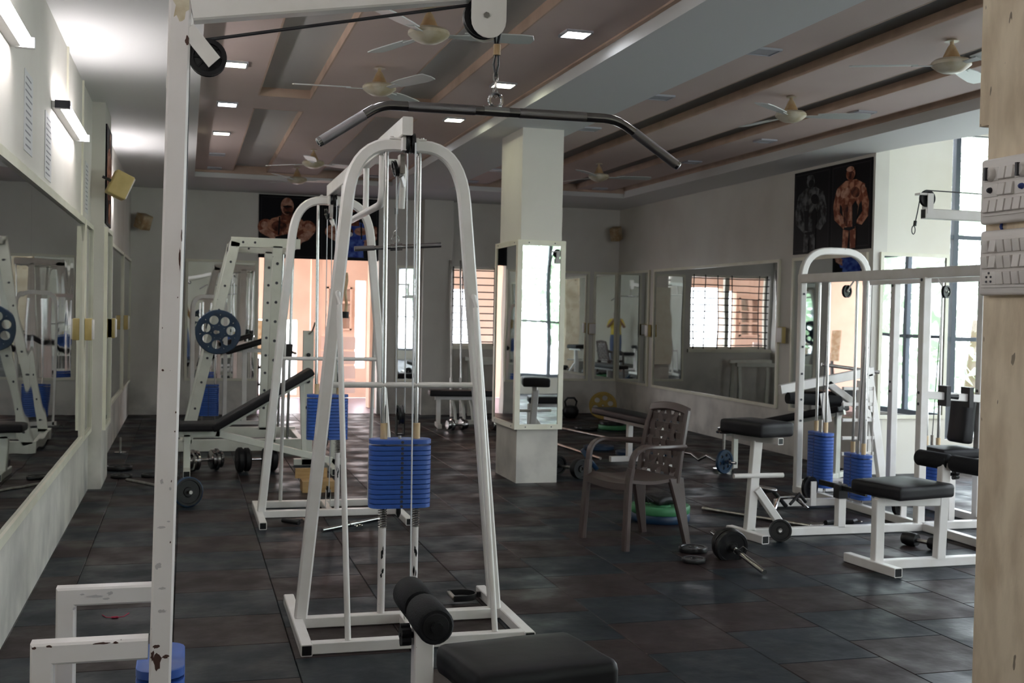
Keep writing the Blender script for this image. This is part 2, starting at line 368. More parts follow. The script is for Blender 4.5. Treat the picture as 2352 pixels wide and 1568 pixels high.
# ---- windows
def window(name, ax, a0, a1, z0, z1, at, verts, horiz, m='window_dark', fw=0.06, glass=True, mw=0.032):
    def B(mb, p0, p1, q0, q1, t=0.03):
        return mb.box(p0, p1, at-t, at+t, q0, q1) if ax == 'x' else mb.box(at-t, at+t, p0, p1, q0, q1)
    fr = MB(); B(fr, a0, a0+fw, z0, z1); B(fr, a1-fw, a1, z0, z1); B(fr, a0, a1, z0, z0+fw); B(fr, a0, a1, z1-fw, z1)
    w = struct(name, fr, m)
    for v_ in verts: struct('mullion', B(MB(), v_-mw, v_+mw, z0, z1, 0.028), m, w)
    for h_ in horiz: struct('transom', B(MB(), a0, a1, h_-0.02, h_+0.02, 0.024), m, w)
    if glass:
        ed = [a0] + sorted(verts) + [a1]
        for e0, e1 in zip(ed, ed[1:]):
            struct('pane', B(MB(), e0+0.02, e1-0.02, z0+0.02, z1-0.02, 0.003), 'glass', w)
    return w
window('window_1', 'x', 7.21, XW, 0.33, 3.34, YF+0.08, [7.318, 8.1], [1.32, 2.33], fw=0.008, mw=0.027)
window('window_2', 'y', 1.6, 9.2, 0.35, 3.3, XW+0.08, [2.5, 3.4, 4.3, 5.2, 6.1, 7.0, 7.9, 8.7], [1.32, 2.33])
window('window_3', 'x', 4.4, 7.6, 0.3, 2.9, YN-0.08, [5.1, 5.9, 6.75], [1.32])
w4 = window('window_4', 'x', WX0, WX1, WZ0, WZ1, YB+0.12, [4.45], [], 'mirror_frame', 0.035, True)
for i in range(11): struct('grille_bar', MB().tube((WX0, YB+0.03, WZ0+0.06+i*0.105), (WX1, YB+0.03, WZ0+0.06+i*0.105), 0.008, 6), 'grille_black', w4)
for x in (WX0+0.03, WX0+0.17, 4.40, 4.62, 4.86, WX1-0.06): struct('grille_post', MB().tube((x, YB+0.045, WZ0-0.03), (x, YB+0.045, WZ1), 0.009, 6), 'grille_black', w4)
struct('trim_1', MB().box(WX0-0.05, WX1+0.05, YB-0.05, YB+0.02, WZ0-0.05, WZ0), 'mirror_frame')
# ---- ceiling
cl = struct('ceiling', MB().box(XL-0.15, 6.6, YN-0.15, YB+0.15, 3.45, 3.7).box(6.6, XW+0.15, YN-0.15, YF+0.15, 3.75, 3.9), 'ceiling_white')
TX0, TX1, TX2, TX3, TY0, TY1 = 0.075, 2.535, 3.285, 5.745, 3.2, 14.72
struct('ceiling_border', MB().box(XL, TX0, YN, YB, ZC, 3.45), 'ceiling_white', cl)
struct('ceiling_border', MB().box(TX0, XR, TY1, YB, ZC, 3.45), 'ceiling_white', cl)
struct('ceiling_border', MB().box(TX0, 6.6, YN, TY0, ZC, 3.45), 'ceiling_white', cl)
struct('ceiling_beam', MB().box(TX1, TX2, TY0, TY1, ZC, 3.45), 'ceiling_beam', cl)
rb = MB().prism([(TX3, TY0), (6.6, TY0), (6.58, 8.3), (6.40, 9.1), (6.36, YF), (6.36, TY1), (TX3, TY1)], (0,0,ZC), (1,0,0), (0,1,0), 0.35)
struct('ceiling_border', rb, 'ceiling_white', cl)
def panel(x0, x1, y0, y1): struct('ceiling_panel', MB().box(x0, x1, y0, y1, ZP, ZP+0.02), 'ceiling_pink', cl)
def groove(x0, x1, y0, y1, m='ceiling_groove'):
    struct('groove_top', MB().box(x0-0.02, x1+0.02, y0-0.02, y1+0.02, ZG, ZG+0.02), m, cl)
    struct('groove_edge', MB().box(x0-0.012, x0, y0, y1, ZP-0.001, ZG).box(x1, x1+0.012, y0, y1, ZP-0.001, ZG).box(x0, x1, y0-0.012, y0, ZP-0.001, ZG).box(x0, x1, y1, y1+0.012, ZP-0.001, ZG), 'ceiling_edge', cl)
GA, GB = (0.538, 0.942), (1.58, 1.94)
panel(TX0, GA[0]-0.012, TY0, TY1); panel(GA[1]+0.012, GB[0]-0.012, TY0, TY1); panel(GB[1]+0.012, TX1, TY0, TY1)
for g in (GA, GB):
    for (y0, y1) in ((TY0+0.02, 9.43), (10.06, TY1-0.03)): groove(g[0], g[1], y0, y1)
    panel(g[0]-0.012, g[1]+0.012, 9.442, 10.048)
panel(TX2, 3.80, TY0, TY1); panel(4.13, 4.72, TY0, TY1); panel(5.06, 5.54, TY0, TY1)
for g in ((3.812, 4.118), (4.732, 5.048), (5.552, 5.735)): groove(g[0], g[1], TY0+0.02, TY1-0.03, 'groove_shade')
# peach edge along the beam and the border of the trays
struct('ceiling_trim', MB().box(TX1-0.035, TX1-0.002, TY0, TY1, ZP-0.012, ZP), 'ceiling_edge', cl)
struct('ceiling_trim', MB().box(TX0, TX1, TY1-0.03, TY1-0.002, ZP-0.03, ZP), 'ceiling_edge', cl)
struct('ceiling_trim', MB().box(TX2, TX3, TY1-0.03, TY1-0.002, ZP-0.03, ZP), 'ceiling_edge', cl)
# ---- free-standing column with its mirror casing, near pillar
struct('column', MB().box(2.79, 3.165, 9.57, 10.25, 0, ZC+0.02), 'plaster')
pl = struct('pillar', MB().box(2.2, 2.62, 1.9, 2.788, 0, 3.6), 'plaster_warm')
struct('trim_2', MB().box(2.205, 2.25, 2.789, 2.835, 2.045, 3.3), 'plaster_warm')
# ---- veranda behind the opening and the ground outside
struct('outside_ground', MB().box(-30, 45, -25, 45, -0.4, -0.2), 'outside_ground')
struct('veranda_floor', MB().box(-1, 7, YB+0.18, 19.6, -0.2, -0.01), 'lilac_floor')
vw = MB(); vx = -1.0
for (a, b, z0, z1) in ((1.16, 1.80, 0.05, 1.31), (2.77, 2.95, 0.5, 2.0), (3.02, 3.78, 0.5, 2.05), (4.43, 4.86, 0.6, 1.9), (5.6, 6.4, 0.5, 2.0)):
    vw.box(vx, a, 19.5, 19.7, 0, 3).box(a, b, 19.5, 19.7, 0, z0).box(a, b, 19.5, 19.7, z1, 3); vx = b
vw.box(vx, 7, 19.5, 19.7, 0, 3)
struct('veranda_wall', vw, 'peach_wall')
struct('veranda_ceiling', MB().box(-1, 7, YB+0.18, 19.7, 3, 3.1), 'peach_wall')
struct('veranda_pillar', MB().box(1.93, 2.10, 18.6, 18.8, 0, 3), 'peach_wall')
struct('veranda_pillar', MB().box(2.70, 2.86, 17.4, 17.7, 0, 3), 'peach_wall')

# ================================================================== MIRRORS
def mirror_on_wall(name, label, wall, a0, a1, z0, z1, at, m='mirror', fw=0.035, group='framed wall mirrors', seams=()):
    """wall: 'L' faces +x, 'R' faces -x, 'B' faces -y"""
    mid = (a0+a1)/2
    loc = {'L': (at, mid, z0), 'R': (at, mid, z0), 'B': (mid, at, z0)}[wall]
    t = thing(name, label, 'mirror', loc, group)
    def B(p0, p1, q0, q1, d0, d1):
        if wall == 'L': return MB().box(at+d0, at+d1, p0, p1, q0, q1)
        if wall == 'R': return MB().box(at-d1, at-d0, p0, p1, q0, q1)
        return MB().box(p0, p1, at-d1, at-d0, q0, q1)
    for (p0, p1, q0, q1) in ((a0, a0+fw, z0, z1), (a1-fw, a1, z0, z1), (a0+fw, a1-fw, z0, z0+fw), (a0+fw, a1-fw, z1-fw, z1)):
        obj('frame_strip', B(p0, p1, q0, q1, 0.001, 0.028), 'mirror_frame', t, smooth=False)
    ed = [a0+fw] + list(seams) + [a1-fw]
    for e0, e1 in zip(ed, ed[1:]):
        obj('mirror_pane', B(e0+0.001, e1-0.001, z0+fw, z1-fw, 0.002, 0.012), m, t, smooth=False)
    return t
mirror_on_wall('wall_mirror', 'largest framed mirror on the wall with the tube lights, nearest the camera', 'L', 3.6, 8.93, 0.47, 2.11, XL, 'mirror_dull', 0.045, seams=(6.02,))
mirror_on_wall('wall_mirror', 'narrow mirror just before the pilaster on the tube-light wall', 'L', 9.0, 9.70, 0.47, 2.11, XL, 'mirror_dull')
mirror_on_wall('wall_mirror', 'narrow mirror on the pilaster side under the tall poster', 'L', 9.77, 10.44, 0.47, 2.11, XL+0.10, 'mirror_dull')
mirror_on_wall('wall_mirror', 'mirror on the tube-light wall beyond the pilaster', 'L', 10.7, 14.3, 0.47, 2.11, XL, 'mirror_dull')
mirror_on_wall('wall_mirror', 'mirror on the tube-light wall next to the far corner', 'L', 14.4, 16.2, 0.47, 2.11, XL, 'mirror_dull')
mirror_on_wall('wall_mirror', 'mirror on the end wall behind the machine with the blue plate', 'B', -0.02, 0.955, 0.47, 2.15, YB)
mirror_on_wall('wall_mirror', 'slim mirror on the end wall beside the opening under the poster', 'B', 2.92, 3.26, 0.47, 2.15, YB)
mirror_on_wall('wall_mirror', 'mirror on the end wall just past the square column', 'B', 5.22, 5.88, 0.49, 2.15, YB)
mirror_on_wall('wall_mirror', 'narrow mirror on the end wall touching the far corner', 'B', 5.95, 6.33, 0.49, 2.15, YB, 'mirror_flat')
mirror_on_wall('wall_mirror', 'narrow mirror on the long wall touching the far corner', 'R', 15.14, 16.36, 0.49, 2.15, XR, 'mirror_flat')
mirror_on_wall('wall_mirror', 'widest mirror on the far long wall reflecting the barred window', 'R', 11.42, 14.97, 0.49, 2.15, XR)
mirror_on_wall('wall_mirror', 'mirror under the two black bodybuilder posters', 'R', 9.72, 11.14, 0.49, 2.15, XR)
mirror_on_wall('wall_mirror', 'bright mirror beside the tall window reflecting more windows', 'B', 6.42, 7.19, 0.54, 2.15, YF, 'mirror')
cm = thing('column_mirror', 'cream framed mirrors boxed around the square column', 'mirror', (2.98, 9.9, 0.47))
cx0, cx1, cy0, cy1, cz0, cz1 = 2.765, 3.19, 9.535, 10.285, 0.475, 2.125
for (x0, x1, y0, y1) in ((cx0, cx1, cy0, 9.57), (cx0, 2.79, 9.57, cy1), (3.165, cx1, 9.57, cy1), (2.79, 3.165, 10.25, cy1)):
    obj('frame_board', MB().box(x0, x1, y0, y1, cz0, cz1), 'mirror_frame', cm, smooth=False)
def cframe(p0, p1, q0, q1, face):
    for (a0, a1, b0, b1) in ((p0, p0+0.045, q0, q1), (p1-0.045, p1, q0, q1), (p0+0.045, p1-0.045, q0, q0+0.045), (p0+0.045, p1-0.045, q1-0.045, q1)):
        mb = MB().box(a0, a1, cy0-0.012, cy0, b0, b1) if face == 'f' else MB().box(cx0-0.012, cx0, a0, a1, b0, b1)
        obj('frame_strip', mb, 'mirror_frame', cm, smooth=False)
    mb = MB().box(p0+0.045, p1-0.045, cy0-0.004, cy0+0.002, q0+0.045, q1-0.045) if face == 'f' else MB().box(cx0-0.004, cx0+0.002, p0+0.045, p1-0.045, q0+0.045, q1-0.045)
    obj('mirror_pane', mb, 'mirror', cm, smooth=False)
    for a in (p0+0.1, p1-0.1):
        for b in (q0+0.022, q1-0.022):
            obj('screw', MB().lathe([(0,0),(0.006,0),(0.004,0.003),(0,0.003)], (a, cy0-0.012, b) if face == 'f' else (cx0-0.012, a, b), (0,-1,0) if face == 'f' else (-1,0,0), 6), 'switch_dark', cm)
cframe(cx0-0.012, cx1, cz0, cz1, 'f'); cframe(cy0, cy1, cz0, cz1, 's')

# ================================================================== LIGHTS AND FANS
LY = [3.45, 5.0, 6.62, 8.27, 9.90, 11.55, 13.15, 14.45]
def led(x, y, lit, label, grp):
    t = thing('ceiling_light', label, 'ceiling light', (x, y, ZP-0.002), grp)
    fr = MB()
    for (x0, x1, y0, y1) in ((-0.085, -0.072, -0.085, 0.085), (0.072, 0.085, -0.085, 0.085), (-0.072, 0.072, -0.085, -0.072), (-0.072, 0.072, 0.072, 0.085)):
        fr.box(x+x0, x+x1, y+y0, y+y1, ZP-0.016, ZP-0.001)
    obj('rim', fr, 'led_off', t, smooth=False)
    obj('diffuser', MB().box(x-0.073, x+0.073, y-0.073, y+0.073, ZP-0.013, ZP-0.003), lit or 'led_off', t, smooth=False)
ordn = ['first', 'second', 'third', 'fourth', 'fifth', 'sixth', 'seventh', 'last']
for i, y in enumerate(LY):
    led(0.305, y, {0: 'led_on', 1: 'led_on', 2: 'led_on', 3: 'led_on_warm', 4: 'led_on', 5: 'led_on_warm'}.get(i), '%s square ceiling light, %s in the row by the tube-light wall' % ('lit' if i < 6 else 'dark', ordn[i]), 'square ceiling lights')
    led(2.25, y, {0: 'led_on', 1: 'led_on', 2: 'led_on', 3: 'led_on_warm', 4: 'led_on_warm', 5: 'led_on'}.get(i), '%s square ceiling light, %s in the row beside the bulky beam' % ('lit' if i < 6 else 'dark', ordn[i]), 'square ceiling lights')
    led(3.52, y, None, 'dark square ceiling light, %s in the row on the window side of the beam' % ordn[i], 'square ceiling lights')
    led(5.30, y, None, 'dark square ceiling light, %s in the row farthest toward the windows' % ordn[i], 'square ceiling lights')
def tube_light(y0, y1, z, label):
    x = XL + 0.075
    t = thing('tube_light', label, 'tube light', (XL, (y0+y1)/2, z-0.03), 'fluorescent tube lights on the wall')
    obj('batten', MB().box(XL+0.001, XL+0.045, y0, y1, z-0.018, z+0.018), 'ceiling_white', t, smooth=False)
    obj('lamp_tube', MB().tube((x+0.004, y0+0.03, z), (x+0.004, y1-0.03, z), 0.0165, 10), 'tube_on', t)
    for y in (y0, y1): obj('lamp_holder', MB().box(XL+0.02, x+0.025, y-0.012 if y == y0 else y-0.028, y+0.028 if y == y0 else y+0.012, z-0.022, z+0.022), 'switch_dark' if y == y0 else 'ceiling_white', t, smooth=False)
tube_light(1.0, 2.35, 2.60, 'lit tube light on the wall beside the photographer')
tube_light(4.05, 5.36, 2.60, 'lit tube light nearest the camera, cut by the frame')
tube_light(6.9, 8.25, 2.60, 'lit tube light above the end of the largest mirror')
tube_light(11.2, 12.6, 2.62, 'lit tube light beyond the pilaster')
for k, y in enumerate((7.75, 8.86)):
    struct('trim_%d' % (3+k), MB().box(XL, XL+0.012, y-0.02, y+0.02, 2.11 if k else 2.66, ZC), 'mirror_frame')

def fan(x, y, ang, label):
    t = thing('ceiling_fan', label, 'ceiling fan', (x, y, 2.98), 'ceiling fans')
    obj('down_rod', MB().tube((x,y,3.13), (x,y,3.188), 0.012, 8), 'fan_brown', t)
    obj('ceiling_rose', MB().lathe([(0,0.012),(0.03,0.012),(0.045,0.0),(0,0.0)], (x,y,3.177), (0,0,1), 14), 'fan_cream', t)
    obj('canopy', MB().lathe([(0,0.095),(0.014,0.095),(0.022,0.085),(0.05,0.025),(0.06,0.0),(0,0)], (x,y,3.062), (0,0,1), 18), 'fan_brown', t)
    obj('motor', MB().lathe([(0,0.052),(0.06,0.052),(0.10,0.045),(0.117,0.03),(0.118,0.012),(0.105,0.0),(0.085,-0.015),(0.055,-0.03),(0.02,-0.036),(0,-0.036)], (x,y,3.022), (0,0,1), 24), 'fan_cream', t)
    for k in range(3):
        a = ang + k*2*PI/3; ux = V((math.cos(a), math.sin(a), 0)); uy = V((-math.sin(a), math.cos(a), -0.16)).normalized()
        poly = [(0.20,-0.045),(0.30,-0.06),(0.52,-0.066),(0.585,-0.058),(0.60,0.0),(0.585,0.05),(0.50,0.062),(0.30,0.055),(0.20,0.045)]
        bl = obj('blade', MB().prism(poly, V((x,y,3.035)), ux, uy, 0.006), 'fan_blade', t, smooth=False)
        obj('blade_arm', MB().prism([(0.10,-0.018),(0.23,-0.028),(0.23,0.028),(0.10,0.018)], V((x,y,3.030)), ux, uy, 0.005), 'fan_blade', bl, smooth=False)
fan(1.29, 6.36, R(-8), 'ceiling fan above the hanging chrome bar, nearest of its row')
fan(1.28, 8.02, R(175), 'ceiling fan beyond the nearest one on the tube-light side')
fan(1.28, 12.35, R(20), 'ceiling fan over the blue plate machine, third of its row')
fan(1.26, 14.0, R(0), 'ceiling fan closest to the end wall')
fan(4.43, 5.97, R(155), 'ceiling fan with brown cap nearest the tall window')
fan(4.43, 7.88, R(-20), 'ceiling fan between the bar end and the far posters')
fan(4.43, 12.12, R(-10), 'ceiling fan just past the square column')

# ================================================================== POSTERS, PAPERS, BOXES ON THE WALLS
def ell(cx, cy, rx, ry, n=18, rot=0.0):
    c, s_ = math.cos(rot), math.sin(rot)
    return [(cx + rx*math.cos(2*PI*i/n)*c - ry*math.sin(2*PI*i/n)*s_, cy + rx*math.cos(2*PI*i/n)*s_ + ry*math.sin(2*PI*i/n)*c) for i in range(n)]
def poster(name, label, o, ux, uy, w, h, shapes, group=None):
    """o: lower corner on the wall, ux x uy points into the room; shapes: (part, material, polygon), printed in order"""
    t = thing(name, label, 'poster', o, group); o = V(o); ux = V(ux); uy = V(uy); n = ux.cross(uy)
    obj('sheet', MB().prism([(0,0),(w,0),(w,h),(0,h)], o, ux, uy, 0.012), 'poster_black', t, smooth=False)
    e = 0.03
    bd = MB()
    for p in ([(e,e),(w-e,e),(w-e,e+0.006),(e,e+0.006)], [(e,h-e),(w-e,h-e),(w-e,h-e-0.006),(e,h-e-0.006)][::-1], [(e,e),(e+0.006,e),(e+0.006,h-e),(e,h-e)], [(w-e-0.006,e),(w-e,e),(w-e,h-e),(w-e-0.006,h-e)]):
        bd.prism(p, o+n*0.012, ux, uy, 0.0006)
    obj('printed_border', bd, 'poster_line', t, smooth=False)
    for i, (nm, m, poly) in enumerate(shapes):
        obj(nm, MB().prism([(p[0]*w, p[1]*h) for p in poly], o + n*(0.0122+0.0004*i), ux, uy, 0.0007), m, t, smooth=False)
def bust(cx, flip=1.27):   # wide-shouldered crossed-arm figure, unit square coordinates
    f = lambda pts: [(cx + flip*x, y*0.84) for x, y in pts]
    return [('printed_torso', 'skin_print', f([(-0.17,0.22),(0.17,0.22),(0.24,0.45),(0.26,0.62),(0.20,0.74),(0.08,0.80),(-0.08,0.80),(-0.20,0.74),(-0.26,0.62),(-0.24,0.45)])),
            ('printed_shoulder', 'skin_print', f(ell(-0.27,0.58,0.105,0.15))), ('printed_shoulder', 'skin_print', f(ell(0.27,0.58,0.105,0.15))),
            ('printed_arm_highlight', 'skin_print_light', f(ell(-0.29,0.62,0.045,0.06))), ('printed_arm_highlight', 'skin_print_light', f(ell(0.28,0.62,0.045,0.06))),
            ('printed_forearm', 'skin_print_light', f([(-0.36,0.50),(-0.28,0.42),(-0.02,0.27),(0.02,0.33),(-0.16,0.46),(-0.27,0.56)])),
            ('printed_forearm', 'skin_print_light', f([(0.36,0.50),(0.28,0.36),(0.02,0.20),(-0.03,0.27),(0.14,0.42),(0.27,0.54)])),
            ('printed_chest', 'skin_print_dark', f(ell(-0.10,0.60,0.10,0.10))), ('printed_chest', 'skin_print_light', f(ell(0.10,0.61,0.09,0.085))),
            ('printed_strap', 'poster_black', f([(-0.115,0.44),(-0.095,0.44),(-0.085,0.78),(-0.105,0.78)])), ('printed_strap', 'poster_black', f([(0.10,0.44),(0.12,0.44),(0.11,0.78),(0.09,0.78)])),
            ('printed_vest', 'poster_black', f([(-0.13,0.22),(0.13,0.22),(0.15,0.40),(0.0,0.46),(-0.15,0.40)])),
            ('printed_neck', 'skin_print_dark', f([(-0.08,0.72),(0.08,0.72),(0.065,0.88),(-0.065,0.88)])),
            ('printed_head', 'skin_print_light', f(ell(0.0,0.98,0.085,0.165))), ('printed_face_shadow', 'skin_print_dark', f(ell(0.012,0.915,0.066,0.09))),
            ('printed_eyes', 'poster_black', f([(-0.055,0.965),(0.06,0.965),(0.06,0.99),(-0.055,0.99)])), ('printed_mouth', 'poster_black', f([(-0.03,0.865),(0.035,0.865),(0.035,0.882),(-0.03,0.882)]))]
def standing(cx, sk, dk, tone):
    f = lambda pts: [(cx + 1.3*x, y) for x, y in pts]
    return [('printed_torso', sk, f([(-0.10,0.24),(0.10,0.24),(0.16,0.50),(0.27,0.60),(0.26,0.72),(0.10,0.79),(-0.10,0.79),(-0.26,0.72),(-0.27,0.60),(-0.16,0.50)])),
            ('printed_arm', sk, f([(-0.28,0.68),(-0.20,0.60),(-0.20,0.44),(-0.02,0.28),(-0.08,0.22),(-0.30,0.36),(-0.33,0.52)])),
            ('printed_arm', sk, f([(0.28,0.68),(0.34,0.52),(0.33,0.36),(0.22,0.27),(0.10,0.30),(0.16,0.36),(0.23,0.42),(0.20,0.58)])),
            ('printed_chest', tone, f(ell(-0.10,0.655,0.09,0.055,14,0.3))), ('printed_chest', dk, f(ell(0.09,0.645,0.085,0.06,14,-0.3))), ('printed_shoulder', tone, f(ell(-0.235,0.67,0.04,0.05))), ('printed_shoulder', tone, f(ell(0.235,0.67,0.035,0.045))),
            ('printed_flank', 'poster_black', f([(0.05,0.26),(0.12,0.26),(0.15,0.48),(0.10,0.55),(0.04,0.50)])), ('printed_flank', dk, f([(-0.11,0.28),(-0.04,0.27),(-0.03,0.52),(-0.13,0.52)])), ('printed_belly', tone, f([(-0.02,0.33),(0.03,0.33),(0.025,0.54),(-0.015,0.54)])), ('printed_forearm', tone, f(ell(-0.17,0.36,0.08,0.025,12,-0.75))),
            ('printed_trunks', 'poster_black', f([(-0.12,0.17),(0.12,0.17),(0.10,0.26),(-0.10,0.26)])),
            ('printed_leg', sk, f([(-0.13,0.02),(-0.03,0.02),(-0.01,0.22),(-0.12,0.24)])), ('printed_leg', sk, f([(0.02,0.02),(0.12,0.02),(0.12,0.24),(0.01,0.22)])),
            ('printed_head', sk, f(ell(0.0,0.86,0.085,0.075))), ('printed_face_shadow', dk, f(ell(0.015,0.84,0.06,0.045))), ('printed_hair', tone, f(ell(-0.01,0.915,0.07,0.03)))]
PW = 0.845
poster('wall_poster', 'black poster of a bald crossed-arm bodybuilder over the opening', (0.955, YB-0.001, 2.20), (1,0,0), (0,0,1), PW, 0.885, bust(0.46), 'bodybuilder posters')
half = [(n, ('blue_print' if 'torso' in n or 'vest' in n else m), [(x+0.10, y*0.92) for x, y in p]) for n, m, p in bust(0.47) if 'head' not in n and 'eyes' not in n and 'mouth' not in n and 'face' not in n]
half += [('printed_head', 'skin_print', ell(0.56, 0.86, 0.07, 0.08)), ('printed_shirt', 'blue_print', [(0.40,0.05),(0.75,0.05),(0.72,0.34),(0.44,0.34)]), ('printed_logo', 'white_print', ell(0.5,0.42,0.06,0.04))]
half = [(n, m, [(min(0.97, max(0.03, x)), y) for x, y in p]) for n, m, p in half]
poster('wall_poster', 'black poster of a bodybuilder in blue over the opening', (0.955+PW, YB-0.001, 2.20), (1,0,0), (0,0,1), PW, 0.885, half, 'bodybuilder posters')
poster('wall_poster', 'black poster of a grey standing bodybuilder on the long wall', (XR-0.001, 11.15, 2.185), (0,-1,0), (0,0,1), 0.73, 0.88, standing(0.47, 'grey_print', 'poster_black', 'grey_print'), 'bodybuilder posters')
poster('wall_poster', 'black poster of a tanned flexing bodybuilder next to the tall window', (XR-0.001, 10.415, 2.185), (0,-1,0), (0,0,1), 0.73, 0.88, standing(0.50, 'skin_print', 'skin_print_dark', 'skin_print_light'), 'bodybuilder posters')
poster('wall_poster', 'tall poster of a bodybuilder on the pilaster, seen almost edge-on', (XL+0.101, 9.78, 2.14), (0,1,0), (0,0,1), 0.62, 0.80, standing(0.47, 'skin_print', 'skin_print_dark', 'skin_print_light'), 'bodybuilder posters')
def notice(y0, y1, z0, z1, label):
    t = thing('paper_notice', label, 'notice', (XL, (y0+y1)/2, z0), 'paper notices on the wall')
    obj('sheet', MB().box(XL+0.0005, XL+0.003, y0, y1, z0, z1), 'paper', t, smooth=False)
    n = 11
    for i in range(n):
        z = z1 - 0.03 - i*(z1-z0-0.06)/(n-1)
        a = random.uniform(0.03, 0.07); b = random.uniform(0.02, 0.10)
        obj('text_line', MB().box(XL+0.003, XL+0.0036, y0+a, y1-b, z-0.004, z+0.004), 'ink', t, smooth=False)
notice(5.80, 6.10, 2.20, 2.58, 'printed paper notice nearest the camera on the tube-light wall')
notice(6.62, 6.92, 2.16, 2.52, 'second printed paper notice above the largest mirror')
notice(9.15, 9.42, 2.18, 2.56, 'printed paper notice just before the pilaster')
def wall_box(o, s_, label, face):
    x, y, z = o; t = thing('switch_box', label, 'switch box', o, 'small switch boxes between mirrors')
    d = V(s_)
    obj('back_box', MB().rbox((x, y, z+d.z/2), d, 0.006), 'box_yellow', t)
    fx = {'L': (d.x/2, 0, 0), 'R': (-d.x/2, 0, 0), 'B': (0, -d.y/2, 0)}[face]
    pd = V((0.02 if face != 'B' else d.x*0.95, d.y*0.95 if face != 'B' else 0.02, d.z*0.92))
    obj('cover_plate', MB().rbox((x+fx[0], y+fx[1], z+d.z/2), pd, 0.004), 'switch_white', t)
wall_box((XL+0.055, 8.96, 1.22), (0.05, 0.12, 0.16), 'yellow switch box at the end of the largest mirror', 'L')
wall_box((XL+0.13, 10.455, 1.20), (0.05, 0.10, 0.17), 'yellow switch box on the pilaster mirror edge', 'L')
wall_box((XL+0.055, 14.35, 1.20), (0.05, 0.12, 0.17), 'yellow switch box near the far corner on the tube-light wall', 'L')
wall_box((5.915, YB-0.055, 1.20), (0.11, 0.05, 0.17), 'yellow switch box between the end wall mirrors', 'B')
wall_box((XR-0.055, 15.05, 1.20), (0.05, 0.10, 0.17), 'yellow switch box between the corner mirror and the widest mirror', 'R')
wall_box((XR-0.055, 11.28, 1.22), (0.05, 0.11, 0.18), 'yellow and white switch box between the widest mirror and the poster', 'R')
def speaker(o, yaw, tilt, s_, label, body='box_yellow'):
    t = thing('wall_speaker', label, 'speaker', o, 'small wall speakers')
    M = rot3(yaw, tilt); c = V(o)
    obj('cabinet', MB().rbox(c, s_, 0.012, M), body, t)
    obj('grille', MB().rbox(c + M @ V((s_[0]/2, 0, 0)), (0.014, s_[1]*0.9, s_[2]*0.9), 0.006, M), 'switch_white' if body == 'box_yellow' else 'fan_brown', t)
    obj('bracket', MB().tube(c - M @ V((s_[0]/2, 0, 0)), c - M @ V((s_[0]/2+0.07, 0, 0)), 0.012, 8), 'grille_black', t)
speaker((XL+0.22, 9.66, 2.44), R(14), R(24), (0.15, 0.13, 0.2), 'yellowed speaker bracketed to the pilaster by the tall poster')
speaker((XL+0.17, YB-0.22, 2.62), R(-45), R(20), (0.16, 0.16, 0.20), 'brown speaker high in the corner near the tube-light wall', 'fan_brown')
speaker((XR-0.14, YB-0.22, 2.72), R(-135), R(20), (0.14, 0.15, 0.2), 'brown speaker high in the far corner of the long wall', 'fan_brown')
# ---- switchboards on the near pillar (face x = 2.2, seen from -x)
PXF = 2.2
def board(z0, z1, y1, label, rows):
    wdt = 0.23; y0 = y1 - wdt; t = thing('switchboard', label, 'switchboard', (PXF, (y0+y1)/2, z0), 'switchboards on the pillar')
    obj('back_plate', MB().rbox((PXF-0.014, (y0+y1)/2, (z0+z1)/2), (0.026, wdt, z1-z0), 0.009), 'switch_white', t)
    obj('inner_frame', MB().box(PXF-0.031, PXF-0.024, y0+0.016, y1-0.016, z0+0.022, z1-0.018), 'switch_white', t, smooth=False)
    rh = (z1-z0-0.05)/3; cw = (wdt-0.04)/6
    for r_, row in enumerate(rows):
        zc = z1-0.024-rh*(r_+0.5); c_ = 0
        for kind in row:
            n = 2 if kind in 'kspb' else 1
            yc = y1-0.02-cw*(c_+n/2)
            if kind in 'ud':
                M = rot3(0, R(9 if kind == 'u' else -9))
                obj('rocker_switch', MB().rbox((PXF-0.034, yc, zc), (0.012, cw*0.86, rh*0.78), 0.002, M, 1), 'switch_white', t)
            elif kind == 'k':
                obj('module_plate', MB().rbox((PXF-0.031, yc, zc), (0.006, cw*1.9, rh*0.85), 0.002, None, 1), 'switch_white', t)
                kb = obj('regulator_knob', MB().lathe([(0,0),(0.021,0),(0.019,0.012),(0.015,0.016),(0,0.016)], (PXF-0.033, yc, zc), (-1,0,0), 18), 'switch_white', t)
                obj('knob_grip', MB().box(PXF-0.056, PXF-0.046, yc-0.004, yc+0.004, zc-0.018, zc+0.018), 'switch_dark', kb, smooth=False)
            else:
                so = obj('socket', MB().rbox((PXF-0.031, yc, zc), (0.006, cw*1.9, rh*0.85), 0.002, None, 1), 'switch_white', t)
                holes = [(0, 0.014), (-0.009, 0.003), (0.009, 0.003), (-0.009, -0.010), (0.009, -0.010)] if kind == 'p' else [(0, 0)]
                for (dy, dz) in holes:
                    obj('pin_hole' if kind == 'p' else 'indicator', MB().lathe([(0,0),(0.0032,0),(0.0032,0.002),(0,0.002)] if kind == 'p' else [(0,0),(0.009,0),(0.007,0.008),(0.003,0.012),(0,0.012)], (PXF-0.034, yc+dy, zc+dz), (-1,0,0), 8), 'switch_blue' if kind == 'b' else 'switch_dark', so)
            c_ += n
board(1.756, 1.94, 2.782, 'upper white switchboard with regulator knobs on the pillar', ['kuuk', 'suub', 'uuuuuu'])
board(1.555, 1.738, 2.778, 'lower white switchboard with five-pin socket on the pillar', ['dudddd', 'dudduu', 'pdddd'])
